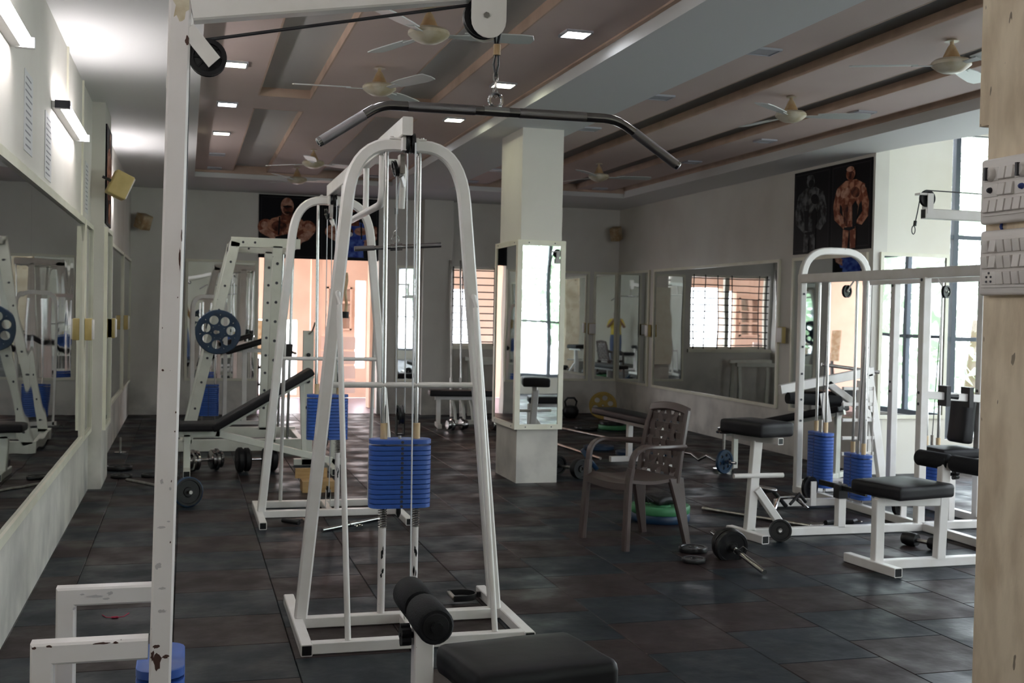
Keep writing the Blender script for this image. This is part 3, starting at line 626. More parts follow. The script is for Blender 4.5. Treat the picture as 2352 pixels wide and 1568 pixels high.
tag(obj('cable', MB().pipe([(PXF-0.006, 2.71, 1.735), (PXF-0.01, 2.712, 1.747), (PXF-0.006, 2.714, 1.76)], 0.004, 6), 'switch_blue', base=(PXF, 2.71, 1.74)), 'short blue cable between the two switchboards', 'cable')

# ================================================================== GYM EQUIPMENT: shared builders
def bez(a, b, c, n=6):
    a, b, c = V(a), V(b), V(c); return [a*(1-t)**2 + b*2*t*(1-t) + c*t*t for t in [i/n for i in range(n+1)]]
def tube_end_shade(p, d, w, parent, h=None):
    d = V(d).normalized(); p = V(p); h = h or w
    obj('tube_end_shade', MB().bar(p - d*0.004, p + d*0.0008, w-0.009, h-0.009, ch=0.002), 'rubber_black', parent)  # black plate over the end, painting the shade inside the open tube
def pulley(c, axis, r, parent, name='pulley', w=0.022, spokes=True, bolt='steel_worn'):
    c = V(c); ax = V(axis).normalized()
    prof = [(0,-w/2*0.6),(r*0.25,-w/2*0.6),(r*0.28,-w/2*0.45),(r*0.72,-w/2*0.4),(r*0.76,-w/2),(r,-w/2),(r,-w*0.38),(r*0.9,0),(r,w*0.38),(r,w/2),(r*0.76,w/2),(r*0.72,w/2*0.4),(r*0.28,w/2*0.45),(r*0.25,w/2*0.6),(0,w/2*0.6)]
    p = obj(name, MB().lathe(prof, c, ax, 28), 'plastic_black', parent)
    if spokes:
        x = ax.orthogonal().normalized(); y = ax.cross(x); sp = MB()
        for i in range(8):
            d = x*math.cos(i*PI/4) + y*math.sin(i*PI/4); sp.bar(c + d*r*0.26, c + d*r*0.74, 0.004, w*0.8, up=ax, ch=0.001)
        obj('spoke_ring', sp, 'plastic_black', p)
    obj('axle_bolt', MB().lathe([(0,-w*0.95),(r*0.13,-w*0.95),(r*0.13,w*0.95),(0,w*0.95)], c, ax, 6), bolt, p)
    return p
def stack(parent, cx, cy, z0, n, pitch, lx, ly, holes='y-', gap_top=0.007):
    """rounded weight plates, one part each; holes: side that shows the pin holes"""
    r = min(lx, ly)/2*0.8
    def poly(sx, sy):
        out = []
        for (qx, qy, a) in ((1,1,0),(-1,1,PI/2),(-1,-1,PI),(1,-1,1.5*PI)):
            for i in range(5):
                t = a + i*PI/8; out.append((qx*(sx/2-r) + r*math.cos(t), qy*(sy/2-r) + r*math.sin(t)))
        return out
    P = poly(lx, ly); P2 = poly(lx-0.0024, ly-0.0024); th = pitch-0.0027; src = None; hs = None
    mb = MB(); k = len(P)
    vs = [(x,y,0) for x,y in P2] + [(x,y,0.0012) for x,y in P] + [(x,y,th-0.0012) for x,y in P] + [(x,y,th) for x,y in P2]
    fs = [tuple(range(k-1,-1,-1)), tuple(range(3*k, 4*k))]
    for q in range(3): fs += [(q*k+i, q*k+(i+1)%k, (q+1)*k+(i+1)%k, (q+1)*k+i) for i in range(k)]
    mb.add(vs, fs)
    d = {'y-': V((0,-1,0)), 'x-': V((-1,0,0)), 'y+': V((0,1,0)), 'x+': V((1,0,0))}[holes]
    off = (ly if holes[0] == 'y' else lx)/2
    base = ORI[parent.name]
    for i in range(n):
        z = z0 + i*pitch + (gap_top if i == n-1 else 0); loc = V((cx, cy, z)) - base
        if src is None:
            ORI_t = ORI[parent.name]; ORI[parent.name] = V((0,0,0)); src = obj('stack_plate', mb, 'stack_blue', parent)
            hs = obj('pin_hole', MB().lathe([(0,0),(0.0075,0),(0.0075,0.0016),(0,0.0016)], d*(off-0.0006) + V((0,0,th/2)), d, 8), 'switch_dark', src); ORI[parent.name] = ORI_t
            src.location = loc
        else:
            o = share(src, 'stack_plate', parent, loc); share(hs, 'pin_hole', o, (0,0,0))
    return z0 + n*pitch + gap_top
def pad(name, c, size, parent, m='vinyl_black', mtx=None, r=0.028, sag=0.006):
    sx, sy, sz = size
    def fn(p):
        q = V(p)
        if q.z > 0: q.z += sag*(1-(2*q.x/sx)**2)*(1-(2*q.y/sy)**2) - 0.35*sag
        q.x += 0.0022*math.sin(31*p.y+9*p.z); q.y += 0.0022*math.sin(27*p.x+5*p.z)
        return q
    return obj(name, MB().rbox(c, size, r, mtx, 5, fn), m, parent)
def disc_mb(c, axis, r, th, holes=0, hole_r=0.0, ring=0.0, bore=0.014, n=36):
    """weight plate with raised rim and optional round holes"""
    c = V(c); ax = V(axis).normalized(); x = ax.orthogonal().normalized(); y = ax.cross(x); mb = MB()
    if not holes:
        h = th/2
        return mb.lathe([(bore,-h),(r*0.32,-h),(r*0.36,-h*0.6),(r*0.78,-h*0.6),(r*0.82,-h),(r*0.97,-h),(r,-h*0.7),(r,h*0.7),(r*0.97,h),(r*0.82,h),(r*0.78,h*0.6),(r*0.36,h*0.6),(r*0.32,h),(bore,h),(bore,-h)], c, ax, n)
    # spoke segments between holes: hub ring + rim ring + web with holes, each built from quads
    h = th/2
    mb.lathe([(r*0.80,-h),(r*0.97,-h),(r,-h*0.6),(r,h*0.6),(r*0.97,h),(r*0.80,h),(r*0.80,-h)], c, ax, n)
    mb.lathe([(bore,-h),(r*0.30,-h),(r*0.30,h),(bore,h),(bore,-h)], c, ax, n)
    w = h*0.55; m = 12
    for k in range(holes):
        a0 = 2*PI*k/holes + PI/2; hc = 0.56*r; seg = 2*PI/holes
        inner, outer = [], []
        for i in range(m*2):
            t = 2*PI*i/(m*2); px = hc + hole_r*math.cos(t); py = hole_r*math.sin(t); inner.append((px, py))
            # outer boundary: sector cell between hub and rim
            dx, dy = math.cos(t), math.sin(t); best = None
            for s_ in range(1, 60):
                q = (hc + dx*r*s_*0.012, dy*r*s_*0.012); rr = math.hypot(*q); aa = math.atan2(q[1], q[0])
                best = q
                if rr > r*0.82 or rr < r*0.28 or abs(aa) > seg/2: break
            outer.append(best)
        ca, sa = math.cos(a0), math.sin(a0)
        def W3(p, z): return c + x*(p[0]*ca - p[1]*sa) + y*(p[0]*sa + p[1]*ca) + ax*z
        K = len(inner); vs = [W3(p,-w) for p in inner] + [W3(p,-w) for p in outer] + [W3(p,w) for p in inner] + [W3(p,w) for p in outer]; fs = []
        for i in range(K):
            j = (i+1) % K; fs += [(i,K+i,K+j,j)[::-1], (2*K+i,3*K+i,3*K+j,2*K+j), (i,j,2*K+j,2*K+i)]
        mb.add(vs, fs)
    return mb
def weight_plate(label, c, axis, r, th, m, holes=0, hole_r=0.0, group='loose weight plates'):
    return tag(obj('weight_plate', disc_mb(c, axis, r, th, holes, hole_r), m, base=c), label, 'weight plate', group)

# ================================================================== FOREGROUND LAT PULLDOWN
Y0 = 3.13
lp = thing('lat_pulldown_machine', 'white chipped lat pulldown machine with blue stack in the foreground', 'gym machine', (0.35, Y0, 0))
FC = 'frame_chipped'
post = obj('post', MB().bar((-0.062, Y0, 0.0), (-0.020, Y0, 2.66), 0.056, 0.056, up=(0,1,0), ch=0.006), FC, lp)
def patch(parent, pts, o, ux, uy): obj('paint_chip', MB().prism(pts, o, ux, uy, 0.0009), 'rust_dark', parent, smooth=False)
fx = lambda z: -0.062 + 0.0158*z
yf_ = Y0 - 0.028
random.seed(5)
def blotch(w, h, n=14):
    return [(w*math.cos(2*PI*i/n)*random.uniform(0.45,1), h*math.sin(2*PI*i/n)*random.uniform(0.45,1)) for i in range(n)]
for (dx, z, w, h) in ((-0.012,0.587,0.012,0.007),(-0.008,0.545,0.013,0.028),(0.012,0.560,0.012,0.006),(-0.020,0.565,0.006,0.018),(0.018,1.60,0.0028,0.035),(0.021,1.66,0.002,0.02),(0.020,2.165,0.006,0.016),(0.016,1.50,0.002,0.003),(0.020,1.20,0.0024,0.004),(0.019,1.15,0.0022,0.003),(-0.016,1.31,0.004,0.004),(0.014,1.02,0.002,0.004),(0.016,0.86,0.002,0.004),(-0.02,1.42,0.0016,0.003)):
    patch(post, blotch(w, h), (fx(z)+dx, yf_+0.0004, z), (1,0,0), (0,0,1))
obj('worn_patch', MB().prism(blotch(0.024, 0.09, 18), (fx(2.27)+0.002, yf_+0.0004, 2.27), (1,0,0), (0,0,1), 0.0006), 'rust_paint', post, smooth=False)
zb = lambda x: 2.219 + 0.167*x
beam = obj('top_beam', MB().bar((0.0, Y0, zb(0)+0.045), (0.80, Y0, zb(0.80)+0.045), 0.056, 0.09, ch=0.005), 'frame_white', lp)
def uframe(y, xr):
    mb = MB().sweep([(-0.343, y, 0.0), (-0.343, y, 0.582), (xr, y, 0.582)], MB.rect(0.056, 0.056, 0.006), up=(0,1,0))
    return obj('guard_frame', mb, FC, lp)
g1 = uframe(Y0, -0.085); g2 = uframe(3.73, -0.06)
for (x, z, w, h) in ((-0.361,0.605,0.006,0.006),(-0.325,0.607,0.012,0.004),(-0.20,0.608,0.03,0.0035),(-0.165,0.608,0.01,0.004)):
    patch(g1, blotch(w, h), (x, yf_+0.0004, z-0.004), (1,0,0), (0,0,1))
def smudge(parent, x, y, z, w, h): obj('scuff_mark', MB().prism(blotch(w, h, 16), (x, y, z), (1,0,0), (0,0,1), 0.0007), 'scuff', parent, smooth=False)
for (x, z, w, h) in ((-0.262,0.583,0.035,0.006),(-0.215,0.590,0.012,0.008),(-0.225,0.574,0.014,0.004),(-0.318,0.548,0.006,0.005),(-0.295,0.590,0.010,0.003)): smudge(g2, x, 3.73-0.0285, z, w, h)
for (dx, z, w, h) in ((-0.008,0.90,0.012,0.005),(0.010,0.915,0.006,0.003),(-0.012,0.80,0.010,0.012),(0.0,0.74,0.014,0.004),(-0.01,1.02,0.006,0.008),(0.012,1.0,0.004,0.006),(0.0,0.68,0.016,0.006)): smudge(post, fx(z)+dx, yf_-0.0004, z, w, h)
obj('back_post', MB().bar((-0.06, 3.73, 0), (-0.06, 3.73, 0.61), 0.05), FC, lp)
for x in (-0.343, -0.06): obj('base_rail', MB().bar((x, Y0, 0.026), (x, 3.76, 0.026), 0.05), FC, lp)
obj('base_rail', MB().bar((-0.03, Y0, 0.026), (1.25, Y0, 0.026), 0.05), FC, lp)
ztop = stack(lp, -0.055, 3.31, 0.05, 17, 0.0262, 0.128, 0.28, 'y-')
for dy in (-0.075, 0.075): obj('guide_rod', MB().tube((-0.055, 3.31+dy, 0.03), (-0.045, 3.31+dy, 2.05), 0.011), 'chrome', lp)
obj('top_bracket', MB().box(-0.06, -0.012, Y0+0.03, 3.42, 2.05, 2.08), 'frame_white', lp, smooth=False)
pulley((0.045, Y0-0.004, 2.130), (0,1,0), 0.0485, lp)
for dy in (-0.026, 0.018):
    br = obj('pulley_bracket', MB().prism([(-0.018,-0.012),(0.088,-0.020),(0.088,0.020),(-0.018,0.028)], (0.0, Y0+dy, 2.178), V((0.70,0,-0.71)), V((0.71,0,0.70)), -0.005), 'frame_white', lp, smooth=False)
pulley((0.790, Y0, 2.302), (0,1,0), 0.058, lp, spokes=False)
hp = [(-0.05,0.20),(-0.05,0.0)] + [(0.05*math.cos(PI+PI*i/10), -0.012+0.05*math.sin(PI+PI*i/10)) for i in range(11)] + [(0.05,0.0),(0.05,0.20)]
for dy in (-0.03, 0.025):
    obj('pulley_housing', MB().prism(hp[::-1], (0.797, Y0+dy, 2.302), (1,0,0), (0,0,1), 0.005), 'frame_white', lp, smooth=False)
obj('housing_bolt', MB().lathe([(0,0),(0.009,0),(0.009,0.008),(0,0.008)], (0.790, Y0-0.03, 2.302), (0,-1,0), 6), 'steel_worn', lp)
cb = [(-0.04, 3.24, ztop), (-0.008, Y0+0.02, 1.7), (-0.0035, Y0, 2.13)] + arc((0.045, Y0, 2.13), 0.0475, PI, PI*0.55, 6, (1,0,0), (0,0,1)) + [(0.760, Y0, 2.337)] + arc((0.79, Y0, 2.302), 0.055, PI*0.6, 0.0, 8, (1,0,0), (0,0,1)) + [(0.832, Y0, 2.225)]
obj('cable', MB().pipe(cb, 0.0046, 8), 'cable_black', lp)
# hanging bar with its cable end
lb = thing('lat_bar', 'long bent chrome lat bar hanging in the foreground', 'lat bar', (0.83, Y0, 1.92))
pts = [V((0.337,Y0,1.927))] + bez((0.475,Y0,2.020),(0.505,Y0,2.041),(0.54,Y0,2.041),5) + [V((0.83,Y0,2.044))] + bez((1.155,Y0,2.047),(1.20,Y0,2.046),(1.235,Y0,2.022),5) + [V((1.392,Y0,1.922))]
obj('bar', MB().pipe(pts, 0.0135, 14), 'chrome_bar', lb)
for a, b in (((0.58,Y0,2.0415),(0.77,Y0,2.0434)), ((0.90,Y0,2.0445),(1.10,Y0,2.0465)), ((0.345,Y0,1.932),(0.46,Y0,2.010)), ((1.25,Y0,2.0125),(1.385,Y0,1.9265))):
    obj('knurled_grip', MB().tube(a, b, 0.0142, 14), 'knurl', lb)
for p, d in ((pts[0], pts[0]-pts[1]), (pts[-1], pts[-1]-pts[-2])):
    obj('end_cap', MB().lathe([(0,0.004),(0.010,0.003),(0.0135,0.0),(0.0135,-0.004),(0,-0.004)], p, d, 12), 'chrome', lb)
obj('eye_ring', MB().pipe(arc((0.830, Y0, 2.076), 0.0185, 0, 2*PI*23/24, 23, (1,0,0), (0,0,1)), 0.0048, 8, closed=True, up=(0,1,0)), 'chrome', lb)
obj('ring_collar', MB().tube((0.795,Y0,2.0445),(0.868,Y0,2.0448), 0.0148, 14), 'chrome', lb)
sl = thing('cable_sling', 'black cable loop with chain link above the lat bar', 'cable', (0.83, Y0, 2.10))
obj('ferrule', MB().tube((0.831,Y0,2.202),(0.831,Y0,2.232), 0.0105, 10), 'fan_brown', sl)
for s_ in (-1, 1): obj('loop_strand', MB().pipe([(0.831+0.004*s_,Y0,2.205),(0.829+0.007*s_,Y0,2.175),(0.828,Y0,2.142)], 0.0032, 6), 'cable_black', sl)
obj('tail_strand', MB().pipe([(0.826,Y0,2.232),(0.824,Y0+0.004,2.262),(0.82,Y0+0.006,2.29)], 0.0034, 6), 'cable_black', sl)
for i in range(3):
    ux = (1,0,0) if i % 2 == 0 else (0,1,0)
    c_ = V((0.829, Y0, 2.142-0.022*i)); e = [c_ + V(ux)*(0.006*math.cos(t)) + V((0,0,0.015*math.sin(t))) for t in [2*PI*k/12 for k in range(12)]]
    obj('chain_link', MB().pipe(e, 0.0024, 6, closed=True, up=(0,1,0) if i % 2 == 0 else (1,0,0)), 'steel_worn', sl)
# seat of the lat pulldown
obj('seat_post', MB().bar((0.648, Y0-0.01, 0.05), (0.648, Y0-0.01, 0.612), 0.056, 0.05, up=(0,1,0)), FC, lp)
obj('seat_beam', MB().bar((0.676, Y0-0.01, 0.385), (1.16, Y0-0.01, 0.385), 0.05), 'frame_white', lp)
obj('seat_post', MB().bar((1.12, Y0-0.01, 0.05), (1.12, Y0-0.01, 0.41), 0.05, up=(0,1,0)), 'frame_white', lp)
pad('seat_pad', (0.96, 3.15, 0.455), (0.44, 0.34, 0.095), lp, mtx=rot3(R(8)), r=0.03)
rl = obj('roller_bar', MB().tube((0.645, 2.915, 0.645), (0.645, 3.315, 0.645), 0.016), 'iron_black', lp)
def foam(y0, y1, torn=False):
    n = 24; mb = MB(); pr = [(0.017,0),(0.044,0),(0.050,0.008),(0.051,(y1-y0)/2),(0.050,y1-y0-0.008),(0.044,y1-y0),(0.017,y1-y0)]
    mb.lathe(pr, (0.645, y0, 0.645), (0,1,0), n); return mb
obj('foam_roller', foam(2.935, 3.105), 'foam_black', rl); obj('foam_roller', foam(3.145, 3.315), 'foam_black', rl)
obj('torn_foam_flap', MB().sweep([(0.645,3.09,0.645),(0.645,3.17,0.645)], [(0.047*math.cos(t), 0.053*math.sin(t)) for t in [R(200+12*i) for i in range(9)]] + [(0.041*math.cos(t), 0.047*math.sin(t)) for t in [R(200+12*i) for i in range(8,-1,-1)]]), 'foam_black', rl)
obj('roller_cap', MB().lathe([(0,0.012),(0.014,0.012),(0.016,0.006),(0.034,0.004),(0.036,0),(0,0)], (0.645, 2.935, 0.645), (0,-1,0), 20), 'rubber_black', rl)
kn = MB()
for i in range(5):
    a = 2*PI*i/5; kn.lathe([(0,-0.013),(0.014,-0.013),(0.014,0.013),(0,0.013)], V((0.598, Y0-0.01, 0.575)) + V((0, math.cos(a)*0.019, math.sin(a)*0.019)), (1,0,0), 8)
kn.tube((0.60,Y0-0.01,0.575),(0.625,Y0-0.01,0.575),0.009,8)
obj('clamp_knob', kn, 'plastic_black', lp)

# ================================================================== CABLE CROSSOVER (two towers joined by a beam)
cc = thing('cable_crossover_machine', 'white twin-tower cable crossover machine with two blue stacks', 'gym machine', (0.985, 6.77, 0))
FW = 'frame_white'
def tower(yc, s):
    for x in (0.512, 1.505):
        tube_end_shade((x, yc-0.45, 0.025), (0,-1,0), 0.05, obj('base_rail', MB().bar((x, yc+0.45, 0.025), (x, yc-0.45, 0.025), 0.05), FW, cc))
    obj('cross_bar', MB().bar((0.535, yc, 0.027), (1.482, yc, 0.027), 0.05), FW, cc)
    obj('cross_bar', MB().bar((0.535, yc-s*0.41, 0.026), (1.482, yc-s*0.41, 0.026), 0.05), FW, cc)
    U = [V((0.528, yc, 0.05))] + bez((0.712,yc,2.0),(0.737,yc,2.255),(0.92,yc,2.255),9) + bez((1.06,yc,2.255),(1.243,yc,2.255),(1.270,yc,2.0),9) + [V((1.458, yc, 0.05))]
    arch = obj('arch_frame', MB().sweep(U, MB.rect(0.058, 0.05, 0.008)[::1], up=(0,1,0)), FW, cc)
    obj('stay_tube', MB().pipe([(0.668,yc,1.56),(0.672,yc-s*0.03,1.553),(0.676,yc-s*0.05,1.50),(0.692,yc-s*0.41,0.05)], 0.0135, 10), FW, cc)
    obj('stay_tube', MB().pipe([(1.316,yc,1.56),(1.318,yc-s*0.03,1.553),(1.322,yc-s*0.05,1.50),(1.352,yc-s*0.41,0.05)], 0.0135, 10), FW, cc)
    obj('cross_tube', MB().tube((0.634,yc,1.130),(1.352,yc,1.130), 0.0135), FW, cc)
    zt = stack(cc, 0.980, yc, 0.555, 14, 0.0226, 0.292, 0.13, 'y-')
    for x in (0.902, 1.058):
        obj('guide_rod', MB().tube((x,yc,0.44),(x-0.012,yc,2.24), 0.0115), 'chrome', cc)
        obj('rod_sleeve', MB().tube((x,yc,zt-0.002),(x,yc,zt+0.072), 0.017), 'sleeve_beige', cc)
        st_ = obj('stand_tube', MB().tube((x,yc,0.05),(x,yc,0.455), 0.018), 'frame_chipped', cc)
        for q in range(5): obj('paint_wear', MB().prism(blotch(random.uniform(0.003,0.007), random.uniform(0.012,0.035), 12), (x+random.uniform(-0.006,0.006), yc-0.0182, random.uniform(0.22,0.36)), (1,0,0), (0,0,1), 0.0008), 'rubber_black', st_, smooth=False)
        sp = [V((x + 0.019*math.cos(t), yc + 0.019*math.sin(t), 0.455 + 0.1*t/(2*PI*9))) for t in [i*2*PI/10 for i in range(91)]]
        obj('spring', MB().pipe(sp, 0.0026, 5), 'steel_worn', cc)
    # pulleys
    for dx in (-0.014, 0.014): pulley((0.992+dx, yc-0.035, 2.262), (1,0,0), 0.048, cc, spokes=False, w=0.018)
    obj('pulley_block', MB().box(0.955,0.972,yc-0.07,yc+0.02,2.225,2.285).box(1.012,1.029,yc-0.07,yc+0.02,2.225,2.285), FW, cc, smooth=False)
    obj('top_plate', MB().box(0.90,1.075,yc-0.028,yc+0.028,2.281,2.288), FW, cc, smooth=False)
    for x in (0.915, 1.06): obj('top_bolt', MB().lathe([(0,0),(0.009,0),(0.009,0.008),(0,0.008)], (x,yc,2.288), (0,0,1), 6), 'steel_worn', cc)
    pulley((0.945, yc+s*0.07, 2.155), (1,0,0.25), 0.04, cc, spokes=False, w=0.018)
    obj('swivel_arm', MB().bar((0.975,yc+s*0.07,2.12),(0.992,yc+s*0.09,2.075), 0.014, 0.03), FW, cc)
    obj('swivel_block', MB().box(0.962,0.985,yc+s*0.03,yc+s*0.10 if s>0 else yc-0.03,2.13,2.22) if s > 0 else MB().box(0.962,0.985,yc-0.10,yc-0.03,2.13,2.22), 'steel_worn', cc, smooth=False)
    pulley((0.978, yc, 0.99), (1,0,0.08), 0.046, cc, spokes=False, w=0.024)
    obj('pulley_fork', MB().box(0.958,0.963,yc-0.022,yc+0.022,zt+0.02,1.0).box(0.993,0.998,yc-0.022,yc+0.022,zt+0.02,1.0).box(0.958,0.998,yc-0.022,yc+0.022,zt+0.015,zt+0.022), 'iron_black', cc, smooth=False)
    obj('stem', MB().tube((0.978,yc,zt-0.01),(0.978,yc,zt+0.02),0.007), 'steel_worn', cc)
    obj('selector_stem', MB().lathe([(0,0),(0.012,0),(0.012,-0.03),(0.004,-0.05),(0,-0.05)], (0.978,yc,0.553), (0,0,1), 10), 'iron_black', cc)
    for (a, b, r) in (((0.958,yc,0.99),(0.950,yc+s*0.06,2.12),0.0032), ((0.999,yc,0.99),(0.985,yc-0.03,2.22),0.0032), ((1.012,yc-0.083,2.26),(1.010,yc-0.12*s-0.045,0.16),0.0036)):
        obj('cable', MB().tube(a, b, r, 6), 'cable_clear', cc)
    pulley((1.010, yc-0.12*s, 0.155), (1,0,0), 0.045, cc, spokes=False, w=0.02)
    obj('low_pulley_fork', MB().box(0.992,0.996,yc-0.12*s-0.02,yc-0.12*s+0.02,0.05,0.17).box(1.024,1.028,yc-0.12*s-0.02,yc-0.12*s+0.02,0.05,0.17), FW, cc, smooth=False)
    obj('low_pulley_rail', MB().bar((1.01,yc,0.027),(1.01,yc-s*0.41,0.027),0.045), FW, cc)
tower(5.33, 1); tower(8.22, -1)
obj('top_beam', MB().bar((0.972, 5.24, 2.335), (0.985, 8.31, 2.335), 0.05, 0.085), FW, cc)
hb = [V((0.98,5.98,2.30)), V((0.98,5.98,2.12))] + bez((0.98,5.98,2.12),(0.98,5.98,2.04),(0.98,6.08,2.04),5)[1:] + bez((0.98,7.40,2.04),(0.98,7.5,2.04),(0.98,7.5,2.12),5) + [V((0.98,7.5,2.30))]
obj('pull_up_handle', MB().pipe(hb, 0.02, 10), FW, cc)
hb2 = [V((1.06,6.35,2.31))] + bez((1.12,6.35,2.31),(1.16,6.35,2.31),(1.16,6.35,2.26),5) + [V((1.16,6.40,2.06))]
obj('pull_up_handle', MB().pipe([V((0.98,6.35,2.31))]+hb2, 0.018, 10), FW, cc)
obj('pull_up_handle', MB().tube((0.98,6.55,2.30),(0.98,6.55,2.05),0.017), FW, cc)
# short straight bar hanging at the near tower
sb = thing('straight_bar', 'short chrome straight bar hanging inside the near cable tower', 'bar attachment', (0.99, 5.58, 1.78))
obj('bar', MB().tube((0.785,5.58,1.778),(1.210,5.58,1.812), 0.0105, 12), 'chrome', sb)
for a, b in (((0.783,5.58,1.7778),(0.88,5.58,1.7855)), ((1.10,5.58,1.803),(1.213,5.58,1.8122))): obj('knurled_grip', MB().tube(a, b, 0.0125, 12), 'knurl', sb)
obj('centre_hub', MB().tube((0.958,5.58,1.7915),(1.018,5.58,1.7963), 0.0175, 14), 'chrome', sb)
obj('eye_ring', MB().pipe(arc((0.985,5.58,1.832), 0.018, 0, 2*PI*19/20, 19, (1,0,0), (0,0,1)), 0.0035, 6, closed=True, up=(0,1,0)), 'chrome', sb)
sc_ = thing('hook_cable', 'clear cable with spring hook and black clamp above the straight bar', 'cable', (0.985, 5.58, 1.85))
obj('cable', MB().pipe([(0.985,5.45,2.15),(0.985,5.56,2.02),(0.985,5.58,1.90)], 0.0032, 6), 'cable_clear', sc_)
obj('ferrule', MB().tube((0.985,5.58,1.955),(0.985,5.58,1.985),0.009,8), 'iron_black', sc_)
obj('spring_hook', MB().pipe([V((0.985+0.011*math.sin(t*1.0),5.58,1.90-0.05*t/6.28)) for t in [i*0.63 for i in range(11)]], 0.002, 5), 'steel_worn', sc_)
rp = thing('tricep_rope', 'brown rope attachment with black end hanging by the far tower', 'rope attachment', (1.03, 7.95, 1.40))
rpts = [V((1.062+0.005*math.sin(i), 7.95, 1.74-0.028*i)) for i in range(11)]
obj('rope', MB().pipe(rpts, 0.011, 8), 'fan_brown', rp)
obj('rope_end', MB().tube((1.062,7.95,1.47),(1.062,7.95,1.425), 0.023, 12), 'rubber_black', rp)
obj('cable', MB().tube((1.06,7.95,1.74),(0.99,8.12,2.12), 0.003, 6), 'cable_clear', rp)
# D handle lying behind the near tower
dh = thing('d_handle', 'black strap handle with steel grip lying in the near tower base', 'cable handle', (1.38, 5.67, 0.0))
obj('bracket', MB().sweep([(1.32,5.60,0.03),(1.36,5.60,0.03)] + arc((1.38,5.67,0.03), 0.07, -PI/2, PI/2, 10, (1,0,0), (0,1,0)) + [(1.36,5.74,0.03),(1.32,5.74,0.03)], MB.rect(0.006, 0.03, 0.001)), 'iron_black', dh)
obj('grip', MB().tube((1.325,5.60,0.03),(1.325,5.74,0.03), 0.012), 'steel_worn', dh)
obj('hook_tab', MB().box(1.45,1.475,5.66,5.68,0.018,0.045), 'iron_black', dh, smooth=False)

# ================================================================== PERFORATED RACK WITH BLUE PLATE, INCLINE BENCH, FREE WEIGHTS (tube-light side)
FG = 'frame_greenish'
sm = thing('smith_machine', 'off-white perforated smith machine with slanted legs near the end wall', 'gym machine', (0.6, 12.7, 0))
for y in (12.1, 13.35):
    lg = obj('slanted_leg', MB().bar((0.02, y, 0.10), (0.475, y, 2.16), 0.10, 0.07, up=(0,1,0)), FG, sm)
    for t in (0.06, 0.17, 0.3, 0.42, 0.66, 0.78, 0.9):
        obj('bolt_hole', MB().lathe([(0,0),(0.013,0),(0.013,0.003),(0,0.003)], (0.02+0.455*t, y-0.035, 0.10+2.06*t), (0,-1,0), 8), 'switch_dark', lg)
    tb = obj('top_bar', MB().bar((0.43, y, 2.16), (1.13, y, 2.16), 0.07, 0.10), FG, sm)
    for x in (0.55, 0.67): obj('bolt_hole', MB().lathe([(0,0),(0.013,0),(0.013,0.003),(0,0.003)], (x, y-0.035, 2.16), (0,-1,0), 8), 'switch_dark', tb)
    obj('base_bar', MB().bar((-0.06, y, 0.07), (1.22, y, 0.07), 0.07, 0.12), FG, sm)
    up_ = obj('upright', MB().bar((0.86, y, 0.1), (0.90, y, 2.13), 0.10, 0.07, up=(0,1,0)), FG, sm)
    for t in range(9): obj('catch_hole', MB().lathe([(0,0),(0.016,0),(0.016,0.003),(0,0.003)], (0.863+0.0045*t, y-0.035, 0.35+0.2*t), (0,-1,0), 8), 'switch_dark', up_)
    obj('guide_rod', MB().tube((1.03, y, 0.13), (1.06, y, 2.13), 0.016), 'chrome', sm)
    obj('carriage', MB().tube((1.03, y, 0.95), (1.04, y, 1.12), 0.035), 'iron_black', sm)
for x, z in ((-0.02, 0.07), (1.19, 0.07), (0.47, 2.16), (1.09, 2.16)): obj('tie_bar', MB().bar((x, 12.13, z), (x, 13.32, z), 0.06, 0.08), FG, sm)
obj('plate_peg', MB().tube((0.285, 12.08, 1.236), (0.285, 11.82, 1.236), 0.02), 'steel_worn', sm)
obj('smith_bar', MB().tube((1.08, 11.9, 1.03), (1.08, 13.6, 1.03), 0.015), 'chrome', sm)
weight_plate('large dark blue plate with seven round holes on the smith machine', (0.31, 11.90, 1.236), (0,-1,0), 0.225, 0.045, 'plate_blue', 7, 0.045, 'blue weight plates')
# leg machine by the end wall whose blue stack shows between the slanted legs
lm = thing('leg_curl_machine', 'white machine with blue stack against the end wall mirror', 'gym machine', (0.3, 14.8, 0))
stack(lm, 0.28, 14.9, 0.12, 15, 0.026, 0.26, 0.14, 'y-')
for x in (0.20, 0.36): obj('guide_rod', MB().tube((x,14.9,0.05),(x,14.9,1.55),0.012), 'chrome', lm)
obj('stack_frame', MB().sweep([(0.08,14.9,0)] + bez((0.08,14.9,1.45),(0.08,14.9,1.62),(0.2,14.9,1.62),5) + bez((0.36,14.9,1.62),(0.48,14.9,1.62),(0.48,14.9,1.45),5) + [(0.48,14.9,0)], MB.rect(0.05,0.05), up=(0,1,0)), FW, lm)
obj('base_rail', MB().bar((0.0,14.9,0.03),(1.1,14.9,0.03),0.05), FW, lm)
obj('seat_post', MB().bar((0.72,14.9,0.05),(0.72,14.9,0.95),0.06,up=(0,1,0)), FW, lm)
obj('arm_bar', MB().bar((0.48,14.9,0.95),(0.95,14.9,0.95),0.05), FW, lm)
pad('thigh_pad', (0.72, 14.9, 1.0), (0.5,0.26,0.07), lm, mtx=rot3(0, R(-18)))
